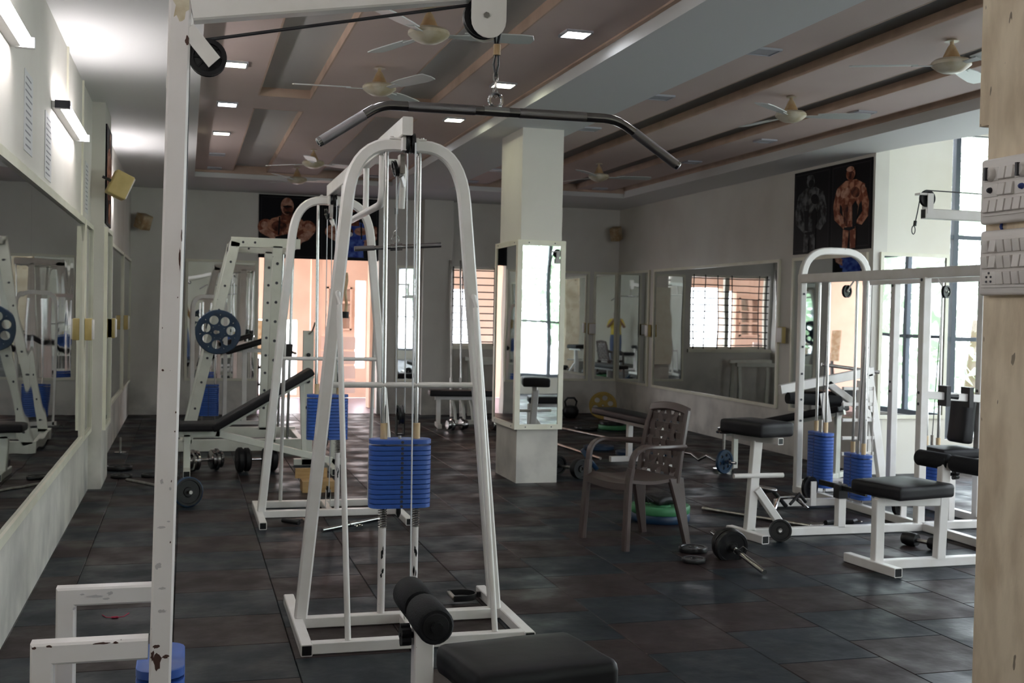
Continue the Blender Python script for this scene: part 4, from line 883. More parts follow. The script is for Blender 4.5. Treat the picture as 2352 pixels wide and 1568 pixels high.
# incline bench
ib = thing('incline_bench', 'incline bench with long black backrest in front of the smith machine', 'bench', (0.6, 10.55, 0))
pad('seat_pad', (0.07, 10.52, 0.425), (0.46, 0.27, 0.075), ib, r=0.02)
a_in = math.atan2(0.51, 0.86)
pad('back_pad', (0.67, 10.52, 0.665), (1.02, 0.28, 0.07), ib, mtx=rot3(0, -a_in), r=0.02)
obj('pad_rail', MB().bar((0.26,10.52,0.38),(1.12,10.52,0.885),0.05), FG, ib)
obj('main_beam', MB().bar((-0.08,10.52,0.36),(0.30,10.52,0.36),0.06), FG, ib)
obj('main_beam', MB().bar((0.27,10.52,0.36),(1.30,10.52,0.10),0.06), FG, ib)
obj('leg', MB().bar((0.02,10.52,0.04),(0.02,10.52,0.35),0.06,up=(0,1,0)), FG, ib)
tube_end_shade((0.02,10.26,0.03), V((0.02,10.26,0.03))-V((0.02,10.78,0.03)), 0.06, obj('foot_bar', MB().bar((0.02,10.78,0.03),(0.02,10.26,0.03),0.06), FG, ib))
tube_end_shade((1.30,10.24,0.03), V((1.30,10.24,0.03))-V((1.30,10.80,0.03)), 0.06, obj('foot_bar', MB().bar((1.30,10.80,0.03),(1.30,10.24,0.03),0.06), FG, ib))
obj('support_post', MB().bar((1.05,10.52,0.16),(1.02,10.52,0.82),0.045,up=(0,1,0)), FG, ib)
# tall rack post carrying the bench back
rk = thing('bench_rack', 'off-white upright rack posts behind the incline bench', 'rack', (1.15, 11.0, 0))
obj('upright', MB().bar((1.12,11.0,0.0),(1.12,11.0,1.28),0.10,0.06,up=(0,1,0)), FG, rk); obj('upright', MB().bar((1.38,11.0,0.0),(1.38,11.0,1.22),0.07,0.06,up=(0,1,0)), FG, rk)
for z in (0.55, 0.8, 1.05): obj('catch_knob', MB().lathe([(0,0),(0.02,0),(0.02,0.02),(0,0.02)], (1.12,10.97,z), (0,-1,0), 10), 'iron_black', rk)
obj('base_bar', MB().bar((1.0,11.0,0.03),(1.5,11.0,0.03),0.06), FG, rk)
for x in (1.12, 1.38): obj('hook', MB().pipe([(x,10.96,1.25),(x+0.03,10.93,1.28),(x+0.05,10.90,1.36)],0.008,6), 'steel_worn', rk)
def dumbbell(c, ang, length, hr, label, m_head='chrome', m_bar='chrome', discs=(1.0, 0.8), lift=None):
    z = hr if lift is None else lift
    t = thing('dumbbell', label, 'dumbbell', (c[0], c[1], 0), 'dumbbells on the floor'); d = V((math.cos(ang), math.sin(ang), 0)); cv = V((c[0], c[1], z))
    obj('handle', MB().tube(cv - d*length/2, cv + d*length/2, 0.015, 10), m_bar, t)
    w = length*0.34
    for s_ in (-1, 1):
        o = cv + d*s_*(length/2-w); prof = []; k = len(discs); ww = w/k
        for i, f in enumerate(discs[::-1]):
            prof += [(hr*f*0.86, i*ww+0.001), (hr*f, i*ww+ww*0.25), (hr*f, i*ww+ww*0.75), (hr*f*0.86, (i+1)*ww-0.001)]
        obj('head', MB().lathe([(0,0)] + prof + [(0,w)], o, d*s_, 24), m_head, t)
    return t
dumbbell((0.175, 10.70), R(18), 0.33, 0.100, 'chrome dumbbell on the floor under the incline bench seat', discs=(0.78, 1.0, 0.9))
dumbbell((0.63, 10.60), R(8), 0.36, 0.112, 'black dumbbell with chrome handle under the incline bench back', 'rubber_black', discs=(1.0, 0.96))
bl = thing('barbell', 'barbell with blue-rimmed plates lying behind the foreground post', 'barbell', (-0.2, 9.3, 0))
b0, b1 = V((0.05, 8.72, 0.114)), V((-0.46, 10.05, 0.025)); bd_ = (b0-b1).normalized()
obj('bar', MB().tube(b1, b0, 0.014), 'steel_worn', bl)
for k, r in enumerate((0.108, 0.10)): obj('plate', disc_mb(b0 - bd_*(0.06+0.045*k), bd_, r, 0.035), 'iron_black', bl)
obj('plate_rim', MB().lathe([(0.104,-0.02),(0.112,-0.016),(0.112,0.016),(0.104,0.02)], b0 - bd_*0.06, bd_, 30), 'plate_blue', bl)
obj('collar', MB().tube(b0-bd_*0.45, b0-bd_*0.40, 0.024), 'steel_worn', bl)
weight_plate('grey plate lying flat on the floor against the tube-light wall', (-0.57, 10.86, 0.02), (0,0,1), 0.12, 0.035, 'iron_black')
weight_plate('dark plate lying flat beside the barbell, nearer the wall', (-0.52, 10.36, 0.015), (0,0,1), 0.09, 0.025, 'iron_black')
weight_plate('dark plate lying flat beside the barbell, nearer the bar', (-0.27, 10.38, 0.015), (0,0,1), 0.09, 0.025, 'iron_black')
st = thing('dumbbell_rod', 'short steel rod standing on a disc by the tube-light wall', 'dumbbell rod', (-0.62, 12.1, 0))
obj('rod', MB().tube((-0.62,12.1,0.01),(-0.62,12.1,0.16),0.012), 'steel_worn', st); obj('base_disc', MB().lathe([(0,0),(0.06,0),(0.06,0.012),(0,0.014)], (-0.62,12.1,0), (0,0,1), 20), 'chrome', st)
wk = thing('wooden_block', 'pair of nailed wooden boards inside the far tower base', 'wooden block', (1.0, 9.4, 0))
obj('board', MB().box(0.88,1.14,9.50,9.54,0.09,0.17), 'wood_block', wk, smooth=False); obj('board', MB().box(0.92,1.18,9.30,9.50,0.0,0.09), 'wood_block', wk, smooth=False)
cb1 = thing('chrome_bar_handle', 'short chrome bar with ring lying between the towers', 'bar attachment', (1.1, 7.8, 0))
obj('bar', MB().tube((0.888,7.622,0.014),(1.33,7.99,0.014),0.0135), 'chrome', cb1); obj('centre_hub', MB().tube((1.09,7.79,0.015),(1.14,7.832,0.015),0.02), 'chrome', cb1)
obj('eye_ring', MB().pipe(arc((1.15,7.76,0.012), 0.026, 0, 2*PI*15/16, 15, (1,0,0), (0,1,0)), 0.004, 6, closed=True), 'chrome', cb1)
cb2 = thing('v_handle', 'black and chrome triangle handle lying at the far tower base', 'cable handle', (0.73, 7.97, 0))
obj('frame', MB().pipe([(0.66,8.0,0.02),(0.80,8.02,0.02),(0.82,7.86,0.02)],0.010,8), 'chrome', cb2); obj('grip', MB().tube((0.66,8.0,0.02),(0.76,7.88,0.02),0.016), 'rubber_black', cb2)
th_ = thing('thread_scrap', 'tiny red thread scrap on the floor behind the guard frame', 'thread', (-0.306,5.708,0))
obj('thread', MB().pipe([(-0.366,5.738,0.003),(-0.346,5.688,0.003),(-0.306,5.668,0.004),(-0.266,5.688,0.003),(-0.246,5.748,0.003)],0.002,5), 'red_thread', th_)
obj('knot', MB().tube((-0.321,5.673,0.005),(-0.291,5.673,0.005),0.005,6), 'red_thread', th_)

# ================================================================== WINDOW-SIDE MULTI STATION
mg = thing('multi_gym', 'large white multi-station gym with blue stacks in front of the tall window', 'gym machine', (5.3, 7.3, 0))
AX0, AX1 = 5.055, 5.685
U = [V((AX0,8.72,0.0)), V((AX0,8.72,1.82))] + bez((AX0,8.72,1.82),(AX0,8.72,2.075),(AX0+0.25,8.72,2.075),8)[1:] + bez((AX1-0.25,8.72,2.075),(AX1,8.72,2.075),(AX1,8.72,1.82),8) + [V((AX1,8.72,0.0))]
ar = obj('arch_frame', MB().sweep(U, MB.rect(0.06, 0.055, 0.008), up=(0,1,0)), FW, mg)
for x in (AX0, AX1):
    for z in (1.70, 1.25, 1.02, 0.80, 0.62): obj('bolt', MB().lathe([(0,0),(0.010,0),(0.010,0.004),(0,0.004)], (x, 8.69, z), (0,-1,0), 8), 'switch_dark', ar)
for x, y0 in ((AX0, 5.3), (AX1, 6.5)):
    obj('top_beam', MB().bar((x, y0, 1.83), (x, 8.75, 1.83), 0.055, 0.075), FW, mg)
    obj('base_rail', MB().bar((x, 5.3, 0.03), (x, 8.75, 0.03), 0.055), FW, mg)
for (x, y) in ((AX0-0.02, 7.0), (AX1, 8.30), (AX1-0.02, 7.18)):
    p_ = obj('post', MB().bar((x, y, 0.05), (x, y, 1.80), 0.06, 0.06, up=(0,1,0)), FW, mg)
    for z in (1.78, 0.98, 0.90): obj('bolt', MB().lathe([(0,0),(0.011,0),(0.011,0.004),(0,0.004)], (x-0.03, y, z), (-1,0,0), 8), 'switch_dark', p_)
for y in (5.3, 7.0, 8.72): obj('cross_rail', MB().bar((AX0, y, 0.03), (AX1, y, 0.03), 0.055), FW, mg)
def mstack(cx, cy, n, z0=0.09, top=1.80):
    zt = stack(mg, cx, cy, z0, n, 0.0265, 0.13, 0.27, 'x-')
    for dy in (-0.075, 0.075):
        obj('guide_rod', MB().tube((cx,cy+dy,0.05),(cx,cy+dy,top), 0.0115), 'chrome', mg)
        obj('rod_sleeve', MB().tube((cx,cy+dy,zt),(cx,cy+dy,zt+0.085), 0.018), 'sleeve_beige', mg)
    obj('stack_stem', MB().tube((cx,cy,zt-0.01),(cx,cy,zt+0.10), 0.013), 'steel_worn', mg)
    obj('cable', MB().tube((cx,cy,zt+0.1),(cx+0.02,cy-0.05,1.72), 0.0035, 6), 'cable_black', mg)
mstack(5.12, 8.47, 17); mstack(5.085, 7.86, 13); mstack(5.67, 7.74, 15)
def hung_pulley(c, lean):
    p = pulley(c, (0.35,-0.94,0), 0.05, mg, spokes=False)
    obj('pulley_arm', MB().bar(c, V(c)+V(lean), 0.035, 0.012), FW, mg)
hung_pulley((4.99, 7.93, 1.71), (0.06, -0.03, 0.11)); hung_pulley((5.67, 7.62, 1.72), (-0.06, 0.04, 0.11))
# lat arm over the padded seat
tube_end_shade((4.25, 5.95, 2.13), V((4.25, 5.95, 2.13))-V((5.06, 5.95, 2.13)), 0.05, obj('lat_arm', MB().bar((5.06, 5.95, 2.13), (4.25, 5.95, 2.13), 0.05, 0.06), FW, mg), 0.06)
obj('lat_arm_post', MB().bar((5.06, 5.95, 1.80), (5.06, 5.95, 2.16), 0.055, up=(0,1,0)), FW, mg)
pulley((4.275, 5.95, 2.222), (0,1,0), 0.05, mg, spokes=False)
for dy in (-0.028, 0.022): obj('pulley_fork', MB().box(4.26,4.30,5.95+dy,5.956+dy,2.13,2.25), FW, mg, smooth=False)
obj('cable_guard', MB().box(4.205,4.30,5.925,5.975,2.240,2.252), FW, mg, smooth=False)
obj('cable', MB().pipe([(5.06,5.95,2.255),(4.6,5.95,2.268)] + arc((4.275,5.95,2.222), 0.05, PI*0.45, PI, 6, (1,0,0), (0,0,1)) + [(4.21,5.95,2.14),(4.195,5.95,2.07)], 0.0035, 6), 'cable_black', mg)
obj('ferrule', MB().tube((4.197,5.95,2.085),(4.193,5.95,2.055), 0.010, 8), 'iron_black', mg)
obj('cable_loop', MB().pipe([V((4.185+0.012*math.sin(t), 5.95, 2.03+0.025*math.cos(t))) for t in [2*PI*i/12 for i in range(12)]], 0.003, 6, closed=True, up=(0,1,0)), 'cable_black', mg)
# chest press arm with black clamps and the dark back pad
obj('press_bar', MB().bar((AX0, 7.0, 0.965), (AX1+0.02, 7.02, 0.925), 0.06, 0.055), FW, mg)
obj('press_clamp', MB().box(5.20,5.235,6.95,7.05,0.885,1.03).tube((5.235,7.0,0.955),(5.32,7.0,0.95),0.03), 'iron_black', mg)
obj('press_clamp', MB().box(5.40,5.435,6.96,7.06,0.875,1.02), 'iron_black', mg, smooth=False)
pad('back_pad', (5.555, 7.24, 0.77), (0.10, 0.20, 0.36), mg, mtx=rot3(0, R(6)), r=0.025)
pad('seat_pad', (5.44, 7.2, 0.53), (0.36, 0.30, 0.07), mg, r=0.02)
obj('seat_post', MB().bar((5.44,7.2,0.0),(5.44,7.2,0.50),0.055,up=(0,1,0)), FW, mg)
# low row: rail, stub post with foot plate, low pulleys
obj('row_rail', MB().bar((3.68, 6.97, 0.03), (AX0, 6.97, 0.03), 0.055), FW, mg)
obj('row_stub', MB().bar((4.38, 6.97, 0.05), (4.38, 6.97, 0.30), 0.06, 0.055, up=(0,1,0)), FW, mg)
ft = obj('foot_plate', MB().bar((4.33,7.16,0.335),(4.42,6.72,0.315),0.02,0.035), 'iron_black', mg); obj('foot_clamp', MB().box(4.345,4.415,6.935,7.005,0.25,0.345), 'iron_black', ft, smooth=False)
for c_ in ((4.72, 7.95, 0.17), (5.55, 6.75, 0.20), (5.08, 7.30, 0.12)):
    pulley(c_, (0.35,-0.94,0), 0.085 if c_[0] < 4.8 else 0.07, mg, spokes=False, w=0.03)
    obj('pulley_upright', MB().bar((c_[0]+0.01, c_[1]-0.04, 0.03), (c_[0]+0.01, c_[1]-0.04, c_[2]+0.05), 0.05, 0.012, up=(0,1,0)), FW, mg)
obj('pulley_rail', MB().bar((4.45, 8.0, 0.045), (AX0, 7.98, 0.045), 0.055), FW, mg)
# high padded stool of the row station
tube_end_shade((3.68,6.73,0.028), V((3.68,6.73,0.028))-V((3.62,7.13,0.028)), 0.055, obj('stool_foot', MB().bar((3.62,7.13,0.028),(3.68,6.73,0.028),0.055), FW, mg))
obj('stool_post', MB().bar((3.685,6.97,0.05),(3.725,6.97,0.655),0.065,0.055,up=(0,1,0)), FW, mg)
obj('stool_brace', MB().bar((3.72,6.95,0.33),(3.93,6.95,0.06),0.05,up=(0,1,0)), FW, mg)
tube_end_shade((3.79,6.76,0.672), V((3.79,6.76,0.672))-V((3.66,7.14,0.672)), 0.05, obj('stool_beam', MB().bar((3.66,7.14,0.672),(3.79,6.76,0.672),0.05,0.045), FW, mg), 0.045)
obj('foot_peg', MB().tube((3.55,6.95,0.42),(3.92,6.95,0.42),0.017), FW, mg)
pad('stool_pad', (3.725, 6.98, 0.745), (0.30, 0.42, 0.10), mg, mtx=rot3(R(14)), r=0.024)
# padded seat with roller
tube_end_shade((3.975,5.70,0.028), V((3.975,5.70,0.028))-V((3.93,6.16,0.028)), 0.055, obj('seat_foot', MB().bar((3.93,6.16,0.028),(3.975,5.70,0.028),0.055), FW, mg))
obj('seat_rail', MB().bar((3.97,5.93,0.028),(AX0,5.95,0.028),0.055), FW, mg)
obj('seat_post', MB().bar((3.985,5.93,0.05),(3.985,5.93,0.42),0.06,0.055,up=(0,1,0)), FW, mg)
obj('seat_beam', MB().bar((3.97,5.93,0.405),(4.42,5.93,0.395),0.05,0.05), FW, mg)
obj('seat_post', MB().bar((4.415,5.93,0.05),(4.435,5.93,0.63),0.06,0.055,up=(0,1,0)), FW, mg)
pad('seat_pad', (4.18, 5.98, 0.475), (0.46, 0.40, 0.085), mg, mtx=rot3(R(12)), r=0.022)
rr = obj('roller_bar', MB().tube((4.392,6.12,0.641),(4.53,5.66,0.625),0.014), 'steel_worn', mg)
d_ = (V((4.53,5.66,0.625))-V((4.36,6.22,0.645))).normalized()
for a, b in ((0.10, 0.325), (0.345, 0.575)):
    q = V((4.36,6.22,0.645)); obj('foam_roller', MB().lathe([(0.015,0),(0.044,0),(0.05,0.01),(0.05,b-a-0.01),(0.044,b-a),(0.0,b-a)], q + d_*a, d_, 20), 'foam_black', rr)
obj('roller_cap', MB().lathe([(0,0),(0.03,0),(0.022,0.012),(0,0.014)], V((4.36,6.22,0.645)) + d_*0.575, d_, 16), 'plastic_black', rr)
kn2 = MB()
for i in range(5): kn2.lathe([(0,-0.012),(0.012,-0.012),(0.012,0.012),(0,0.012)], V((4.49,5.90,0.56)) + V((0, math.cos(2*PI*i/5)*0.02, math.sin(2*PI*i/5)*0.02)), (1,0,0), 8)
kn2.tube((4.46,5.91,0.56),(4.49,5.90,0.56),0.008,6); obj('clamp_knob', kn2, 'plastic_black', mg)
# loose attachments by the row station
at = thing('attachment_pile', 'heap of chrome and black cable handles beside the stool', 'cable handles', (4.35, 7.75, 0))
obj('handle', MB().pipe([(4.15,7.75,0.05),(4.22,7.82,0.16),(4.34,7.85,0.17),(4.40,7.74,0.06)],0.016,8), 'rubber_black', at)
obj('handle', MB().pipe([(4.28,7.70,0.05),(4.36,7.78,0.12),(4.50,7.80,0.12),(4.55,7.68,0.05)],0.013,8), 'chrome', at)
obj('handle', MB().rbox((4.27,7.80,0.19),(0.14,0.07,0.03),0.012,rot3(R(-20),R(10))), 'chrome', at)
obj('handle', MB().pipe([(4.42,7.72,0.08),(4.52,7.76,0.15),(4.60,7.80,0.08)],0.012,8), 'rubber_black', at)
fb = thing('straight_bar', 'thin steel bar with rubber grip on the floor behind the stool', 'bar attachment', (4.1, 7.6, 0))
obj('bar', MB().tube((3.84,8.02,0.015),(4.30,7.18,0.015),0.014), 'steel_worn', fb); obj('knob', MB().tube((4.29,7.20,0.018),(4.36,7.14,0.03),0.022,12), 'chrome', fb)
fh = thing('rope_handle', 'dark strap lying on the floor past the stool', 'cable handle', (4.6, 7.3, 0))
obj('strap', MB().pipe([(4.46,7.28,0.02),(4.57,7.32,0.02),(4.67,7.27,0.02),(4.73,7.32,0.02)],0.018,8), 'rubber_black', fh); obj('ring', MB().pipe(arc((4.76,7.32,0.012),0.02,0,2*PI*11/12,11,(1,0,0),(0,1,0)),0.004,6,closed=True), 'steel_worn', fh)
weight_plate('small black plate leaning on the foot of the high stool', (3.82, 6.79, 0.075), (-0.35,-0.92,0.15), 0.075, 0.03, 'iron_black')
weight_plate('small dark plate lying flat behind the roller seat', (5.05+0.25, 6.42, 0.012), (0,0,1), 0.09, 0.022, 'iron_black')
dumbbell((4.66, 6.42), R(-70), 0.30, 0.045, 'thin dark dumbbell bar beside the near pillar', 'iron_black', 'steel_worn', discs=(1.0,))
# ================================================================== SIT-UP BENCH AND PLATE TREE BY THE LONG WALL
su = thing('sit_up_bench', 'sloping black sit-up bench by the long wall behind the stool', 'bench', (5.7, 10.0, 0))
dv = V((5.95,9.35,0)) - V((5.15,10.4,0)); an = math.atan2(dv.y, dv.x)
pad('back_pad', (5.55, 9.88, 0.52), (1.25, 0.30, 0.07), su, mtx=rot3(an, R(-14)), r=0.02)
obj('pad_rail', MB().bar((5.2,10.34,0.33),(5.92,9.39,0.63),0.05), FG, su)
obj('leg', MB().bar((5.25,10.27,0.0),(5.25,10.27,0.34),0.05,up=(0,1,0)), FG, su); obj('leg', MB().bar((5.88,9.44,0.0),(5.88,9.44,0.75),0.05,up=(0,1,0)), FG, su)
obj('foot_bar', MB().bar((5.70,9.30,0.03),(6.06,9.58,0.03),0.05), FG, su)
obj('foam_roller', MB().tube((5.72,9.28,0.78),(6.08,9.55,0.78),0.05,16), 'foam_black', su)
obj('roller_arm', MB().bar((5.88,9.44,0.55),(5.92,9.40,0.80),0.045,up=(0,1,0)), FW, su)
hx = thing('hyperextension_frame', 'white slanted machine frame with black roller behind the blue stacks', 'gym machine', (5.75, 9.0, 0))
obj('main_arm', MB().bar((5.05,9.05,0.86),(5.98,9.05,1.03),0.08,0.06,up=(0,1,0)), FW, hx)
obj('brace', MB().bar((5.52,9.05,0.92),(5.98,9.05,0.62),0.06,up=(0,1,0)), FW, hx)
obj('upright', MB().bar((5.93,9.05,1.0),(6.12,9.05,0.0),0.08,0.06,up=(0,1,0)), FW, hx)
obj('base_bar', MB().bar((5.3,9.05,0.03),(6.25,9.05,0.03),0.06), FW, hx)
obj('foam_roller', MB().tube((5.10,9.0,0.79),(5.62,9.0,0.76),0.05,16), 'foam_black', hx)
obj('roller_plate', MB().bar((5.42,8.94,0.84),(5.47,8.94,0.58),0.08,0.012,up=(0,1,0)), FW, hx)
obj('peg', MB().tube((6.05,9.05,1.02),(5.55,9.20,1.08),0.016), 'steel_worn', hx)
pt = thing('plate_tree', 'white upright rack with short pegs behind the gym frame', 'rack', (5.95, 8.95, 0))
obj('upright', MB().bar((5.78,8.92,0.0),(5.78,8.92,0.95),0.055,up=(0,1,0)), FW, pt); obj('base_bar', MB().bar((5.6,8.92,0.028),(6.0,8.92,0.028),0.055), FW, pt)
for z in (0.30, 0.44, 0.60, 0.74, 0.88): obj('peg', MB().bar((5.60,8.92,z),(5.92,8.92,z),0.03), FW, pt)
obj('peg_stop', MB().tube((5.90,8.90,0.28),(5.90,8.90,0.90),0.006,6), 'steel_worn', pt)

# ================================================================== CHAIR
ch = thing('plastic_chair', 'brown plastic armchair with woven back in the middle of the floor', 'chair', (2.845, 6.985, 0))
ca = R(194.5)
def CW(p): return V((2.845,6.985,0)) + Matrix.Rotation(ca,3,'Z') @ V(p)
CB = 'chair_brown'
def seat_fn():
    mb = MB(); n = 10; top = []; bot = []
    for i in range(n+1):
        for j in range(n+1):
            u = -0.215 + 0.45*i/n; w = (0.205 + 0.025*i/n); v = -w + 2*w*j/n
            z = 0.428 + 0.014*(2*j/n-1)**2 - 0.022*math.sin(PI*min(1, (i/n)*1.1)) - (0.022*((i/n-0.86)/0.14)**2 if i/n > 0.86 else 0) + 0.004
            top.append(CW((u, v, z))); bot.append(CW((u, v, z-0.022 - (0.02 if i == n else 0))))
    m = n+1; fs = []
    for i in range(n):
        for j in range(n):
            a = i*m+j; fs.append((a, a+m, a+m+1, a+1)); b = a + m*m; fs.append((b, b+1, b+m+1, b+m))
    for j in range(n):
        fs.append((j, j+1, m*m+j+1, m*m+j)); e = n*m+j; fs.append((e+1, e, m*m+e, m*m+e+1))
    for i in range(n):
        a = i*m; fs.append((a+m, a, m*m+a, m*m+a+m)); b = i*m+n; fs.append((b, b+m, m*m+b+m, m*m+b))
    return mb.add(top+bot, fs)
obj('seat', seat_fn(), CB, ch)
def sweepC(pts, w, h, up): return MB().sweep([CW(p) for p in pts], MB.rect(w, h, min(w,h)*0.35), up=Matrix.Rotation(ca,3,'Z') @ V(up))
for s_ in (-1, 1):
    obj('leg', sweepC([(0.235, s_*0.245, 0.0), (0.225, s_*0.238, 0.2), (0.212, s_*0.23, 0.42), (0.20, s_*0.238, 0.52)], 0.05, 0.042, (1,0,0)), CB, ch)
    armp = [(0.20, s_*0.238, 0.50)] + [tuple(q) for q in bez((0.195, s_*0.24, 0.56),(0.18, s_*0.245, 0.645),(0.08, s_*0.25, 0.652),6)] + [(-0.06, s_*0.25, 0.642), (-0.20, s_*0.235, 0.632), (-0.235, s_*0.225, 0.63)]
    obj('armrest', sweepC(armp, 0.048, 0.026, (1,0,0.3)), CB, ch)
    mb = MB(); prof = lambda w: MB.rect(w, 0.04, 0.012)
    a, b, c3 = CW((-0.185, s_*0.20, 0.43)), CW((-0.22, s_*0.222, 0.22)), CW((-0.262, s_*0.238, 0.0))
    upv = Matrix.Rotation(ca,3,'Z') @ V((0,1,0))
    k = MB(); k.sweep([a, b, c3], MB.rect(1, 1, 0.3), up=upv)
    vs = []
    for idx, (cpt, w) in enumerate(((a, 0.12), (b, 0.075), (c3, 0.05))):
        for (pw, ph) in MB.rect(w, 0.036, 0.012): vs.append(cpt + (Matrix.Rotation(ca,3,'Z') @ V((pw, 0, 0))) + upv*ph)
    fs = [(q*8+i, q*8+(i+1)%8, (q+1)*8+(i+1)%8, (q+1)*8+i) for q in range(2) for i in range(8)] + [tuple(range(7,-1,-1)), tuple(range(16,24))]
    obj('leg', MB().add(vs, fs), CB, ch)
    obj('back_post', sweepC([(-0.195, s_*0.205, 0.40), (-0.215, s_*0.205, 0.55), (-0.255, s_*0.198, 0.75), (-0.285, s_*0.185, 0.865)], 0.04, 0.032, (1,0,0)), CB, ch)
tr = [(-0.285, s*0.19, 0.862 + 0.022*(1-(s)**2)) for s in [-1+i*0.25 for i in range(9)]]
obj('top_rail', sweepC(tr, 0.034, 0.055, (-0.3,0,1)), CB, ch)
bx = lambda z: -0.195 - (z-0.40)*0.195
for i in range(7):
    z = 0.475 + i*0.056
    obj('weave_strip', sweepC([(bx(z) + 0.008*(1 if (i+q) % 2 else -1), -0.19+0.38*q/8, z) for q in range(9)], 0.004, 0.043, (0,0,1)), CB, ch)
for j in range(5):
    y = -0.148 + j*0.074
    obj('weave_strip', sweepC([(bx(0.44+0.0525*q) + 0.008*(-1 if (j+q) % 2 else 1), y, 0.44+0.0525*q) for q in range(9)], 0.052, 0.004, (1,0,0)), CB, ch)
# ================================================================== FREE WEIGHTS AND BENCHES ON THE WINDOW SIDE
weight_plate('wide blue bumper plate under a green one behind the chair', (3.34, 7.68, 0.03), (0,0,1), 0.215, 0.058, 'plate_blue', 0, 0, 'stacked plates behind the chair')
weight_plate('wide green bumper plate topmost of the pair behind the chair', (3.34, 7.68, 0.088), (0,0,1), 0.215, 0.056, 'plate_green', 0, 0, 'stacked plates behind the chair')
gb = thing('dark_bag', 'small crumpled black bag on the green plate behind the chair', 'bag', (3.34, 7.68, 0.117))
obj('bag_body', MB().rbox((3.36,7.70,0.154),(0.26,0.22,0.055),0.025,rot3(R(20)),5, lambda p: V((p.x, p.y, p.z + 0.008*math.sin(40*p.x)*math.cos(35*p.y)))), 'rubber_black', gb); obj('bag_strap', MB().pipe([(3.22,7.62,0.14),(3.19,7.60,0.19),(3.24,7.58,0.15)],0.008,6), 'rubber_black', gb)
db = thing('dumbbell', 'plate-loaded black dumbbell with long chrome bar on the open floor', 'dumbbell', (3.23, 6.2, 0), 'dumbbells on the floor')
q0, q1 = V((3.234, 6.60, 0.118)), V((3.225, 5.90, 0.018)); dd = (q1-q0).normalized()
obj('bar', MB().tube(q0, q1, 0.0165), 'chrome', db)
for k, (t, r) in enumerate(((0.18, 0.085), (0.225, 0.105), (0.27, 0.105))): obj('plate', disc_mb(q0 + dd*t, dd, r, 0.036), 'iron_black', db)
obj('collar', MB().tube(q0+dd*0.30, q0+dd*0.34, 0.022), 'chrome', db); obj('collar_lever', MB().pipe([q0+dd*0.32+V((0.02,0,0)), q0+dd*0.33+V((0.05,0,0.02)), q0+dd*0.37+V((0.06,0,0.01))],0.004,6), 'chrome', db)
weight_plate('black plate lying flat touching the chrome-bar dumbbell', (3.10, 6.60, 0.018), (0,0,1), 0.09, 0.03, 'iron_black')
weight_plate('small black plate lying flat in front of the chair', (2.97, 6.31, 0.014), (0,0,1), 0.072, 0.024, 'iron_black')
def flat_bench(name, label, x0, y0, x1, y1, zt, legs, feet='across'):
    t = thing(name, label, 'bench', ((x0+x1)/2, (y0+y1)/2, 0)); d = V((x1-x0, y1-y0, 0)); L_ = d.length; a = math.atan2(d.y, d.x); d.normalize(); n = V((-d.y, d.x, 0)); p0 = V((x0,y0,0))
    pad('bench_pad', p0 + d*L_/2 + V((0,0,zt-0.035)), (L_, 0.28, 0.075), t, mtx=rot3(a), r=0.02)
    obj('beam', MB().bar(p0 + d*0.08 + V((0,0,zt-0.10)), p0 + d*(L_-0.08) + V((0,0,zt-0.10)), 0.05), FW, t)
    for q in legs:
        c = p0 + d*L_*q; obj('leg', MB().bar(c + V((0,0,0.04)), c + V((0,0,zt-0.12)), 0.055, up=n), FW, t)
        obj('foot_bar', MB().bar(c + n*0.21 + V((0,0,0.028)), c - n*0.21 + V((0,0,0.028)), 0.055), FW, t)
flat_bench('flat_bench', 'black flat bench with white legs behind the brown chair', 4.33, 11.55, 4.42, 10.05, 0.50, (0.45, 0.92))
fbn = flat_bench('flat_bench', 'black flat bench in front of the barred window', 3.02, 14.45, 4.3, 14.30, 0.48, (0.1, 0.9))
hr = thing('leg_stand', 'small grey curved stand under the bench by the barred window', 'stand', (3.55, 14.9, 0))
for k in range(4): obj('rib', MB().pipe([(3.35+0.12*k,14.95,0.42),(3.42+0.12*k,14.9,0.40),(3.46+0.12*k,14.85,0.2),(3.46+0.12*k,14.8,0.05)],0.022,8), FG, hr)
obj('base_bar', MB().bar((3.38,14.8,0.03),(3.9,14.75,0.03),0.06), FG, hr)
dumbbell((3.30, 14.02), R(12), 0.28, 0.075, 'chrome dumbbell under the bench by the barred window', discs=(0.8, 1.0))
dumbbell((3.84, 13.95), R(20), 0.26, 0.08, 'chrome dumbbell half hidden by the square column', discs=(0.9, 1.0))
for i, (x, lab) in enumerate(((3.66, 'worn'), (3.80, 'bright'))):
    lb_ = thing('leaning_bar', '%s steel barbell bar leaning on the pier beside the barred window' % lab, 'barbell bar', (x, 16.05, 0), 'bars leaning by the barred window')
    obj('shaft', MB().tube((x,15.9,0.0),(x,16.13,2.24),0.014), 'steel_worn' if i == 0 else 'chrome', lb_); obj('sleeve', MB().tube((x,15.9,0.0),(x,15.96,0.55),0.025), 'steel_worn', lb_)
sr = thing('bar_shelf', 'white metal rail shelf under the barred window', 'shelf', (4.3, 16.0, 0))
obj('rail', MB().bar((4.6,16.05,0.82),(3.88,16.05,0.82),0.06), FG, sr); obj('rail', MB().bar((4.6,15.8,0.78),(3.88,15.8,0.78),0.06,hollow=True), FG, sr)
for y in (15.8, 16.05): obj('leg', MB().bar((4.55,y,0.0),(4.55,y,0.8),0.05,up=(0,1,0)), FG, sr); obj('leg', MB().bar((3.95,y,0.0),(3.95,y,0.8),0.05,up=(0,1,0)), FG, sr)
weight_plate('yellow plate with round holes leaning in the far corner', (5.75, 15.35, 0.20), (-0.35,-0.9,0.25), 0.20, 0.035, 'plate_yellow', 6, 0.038)
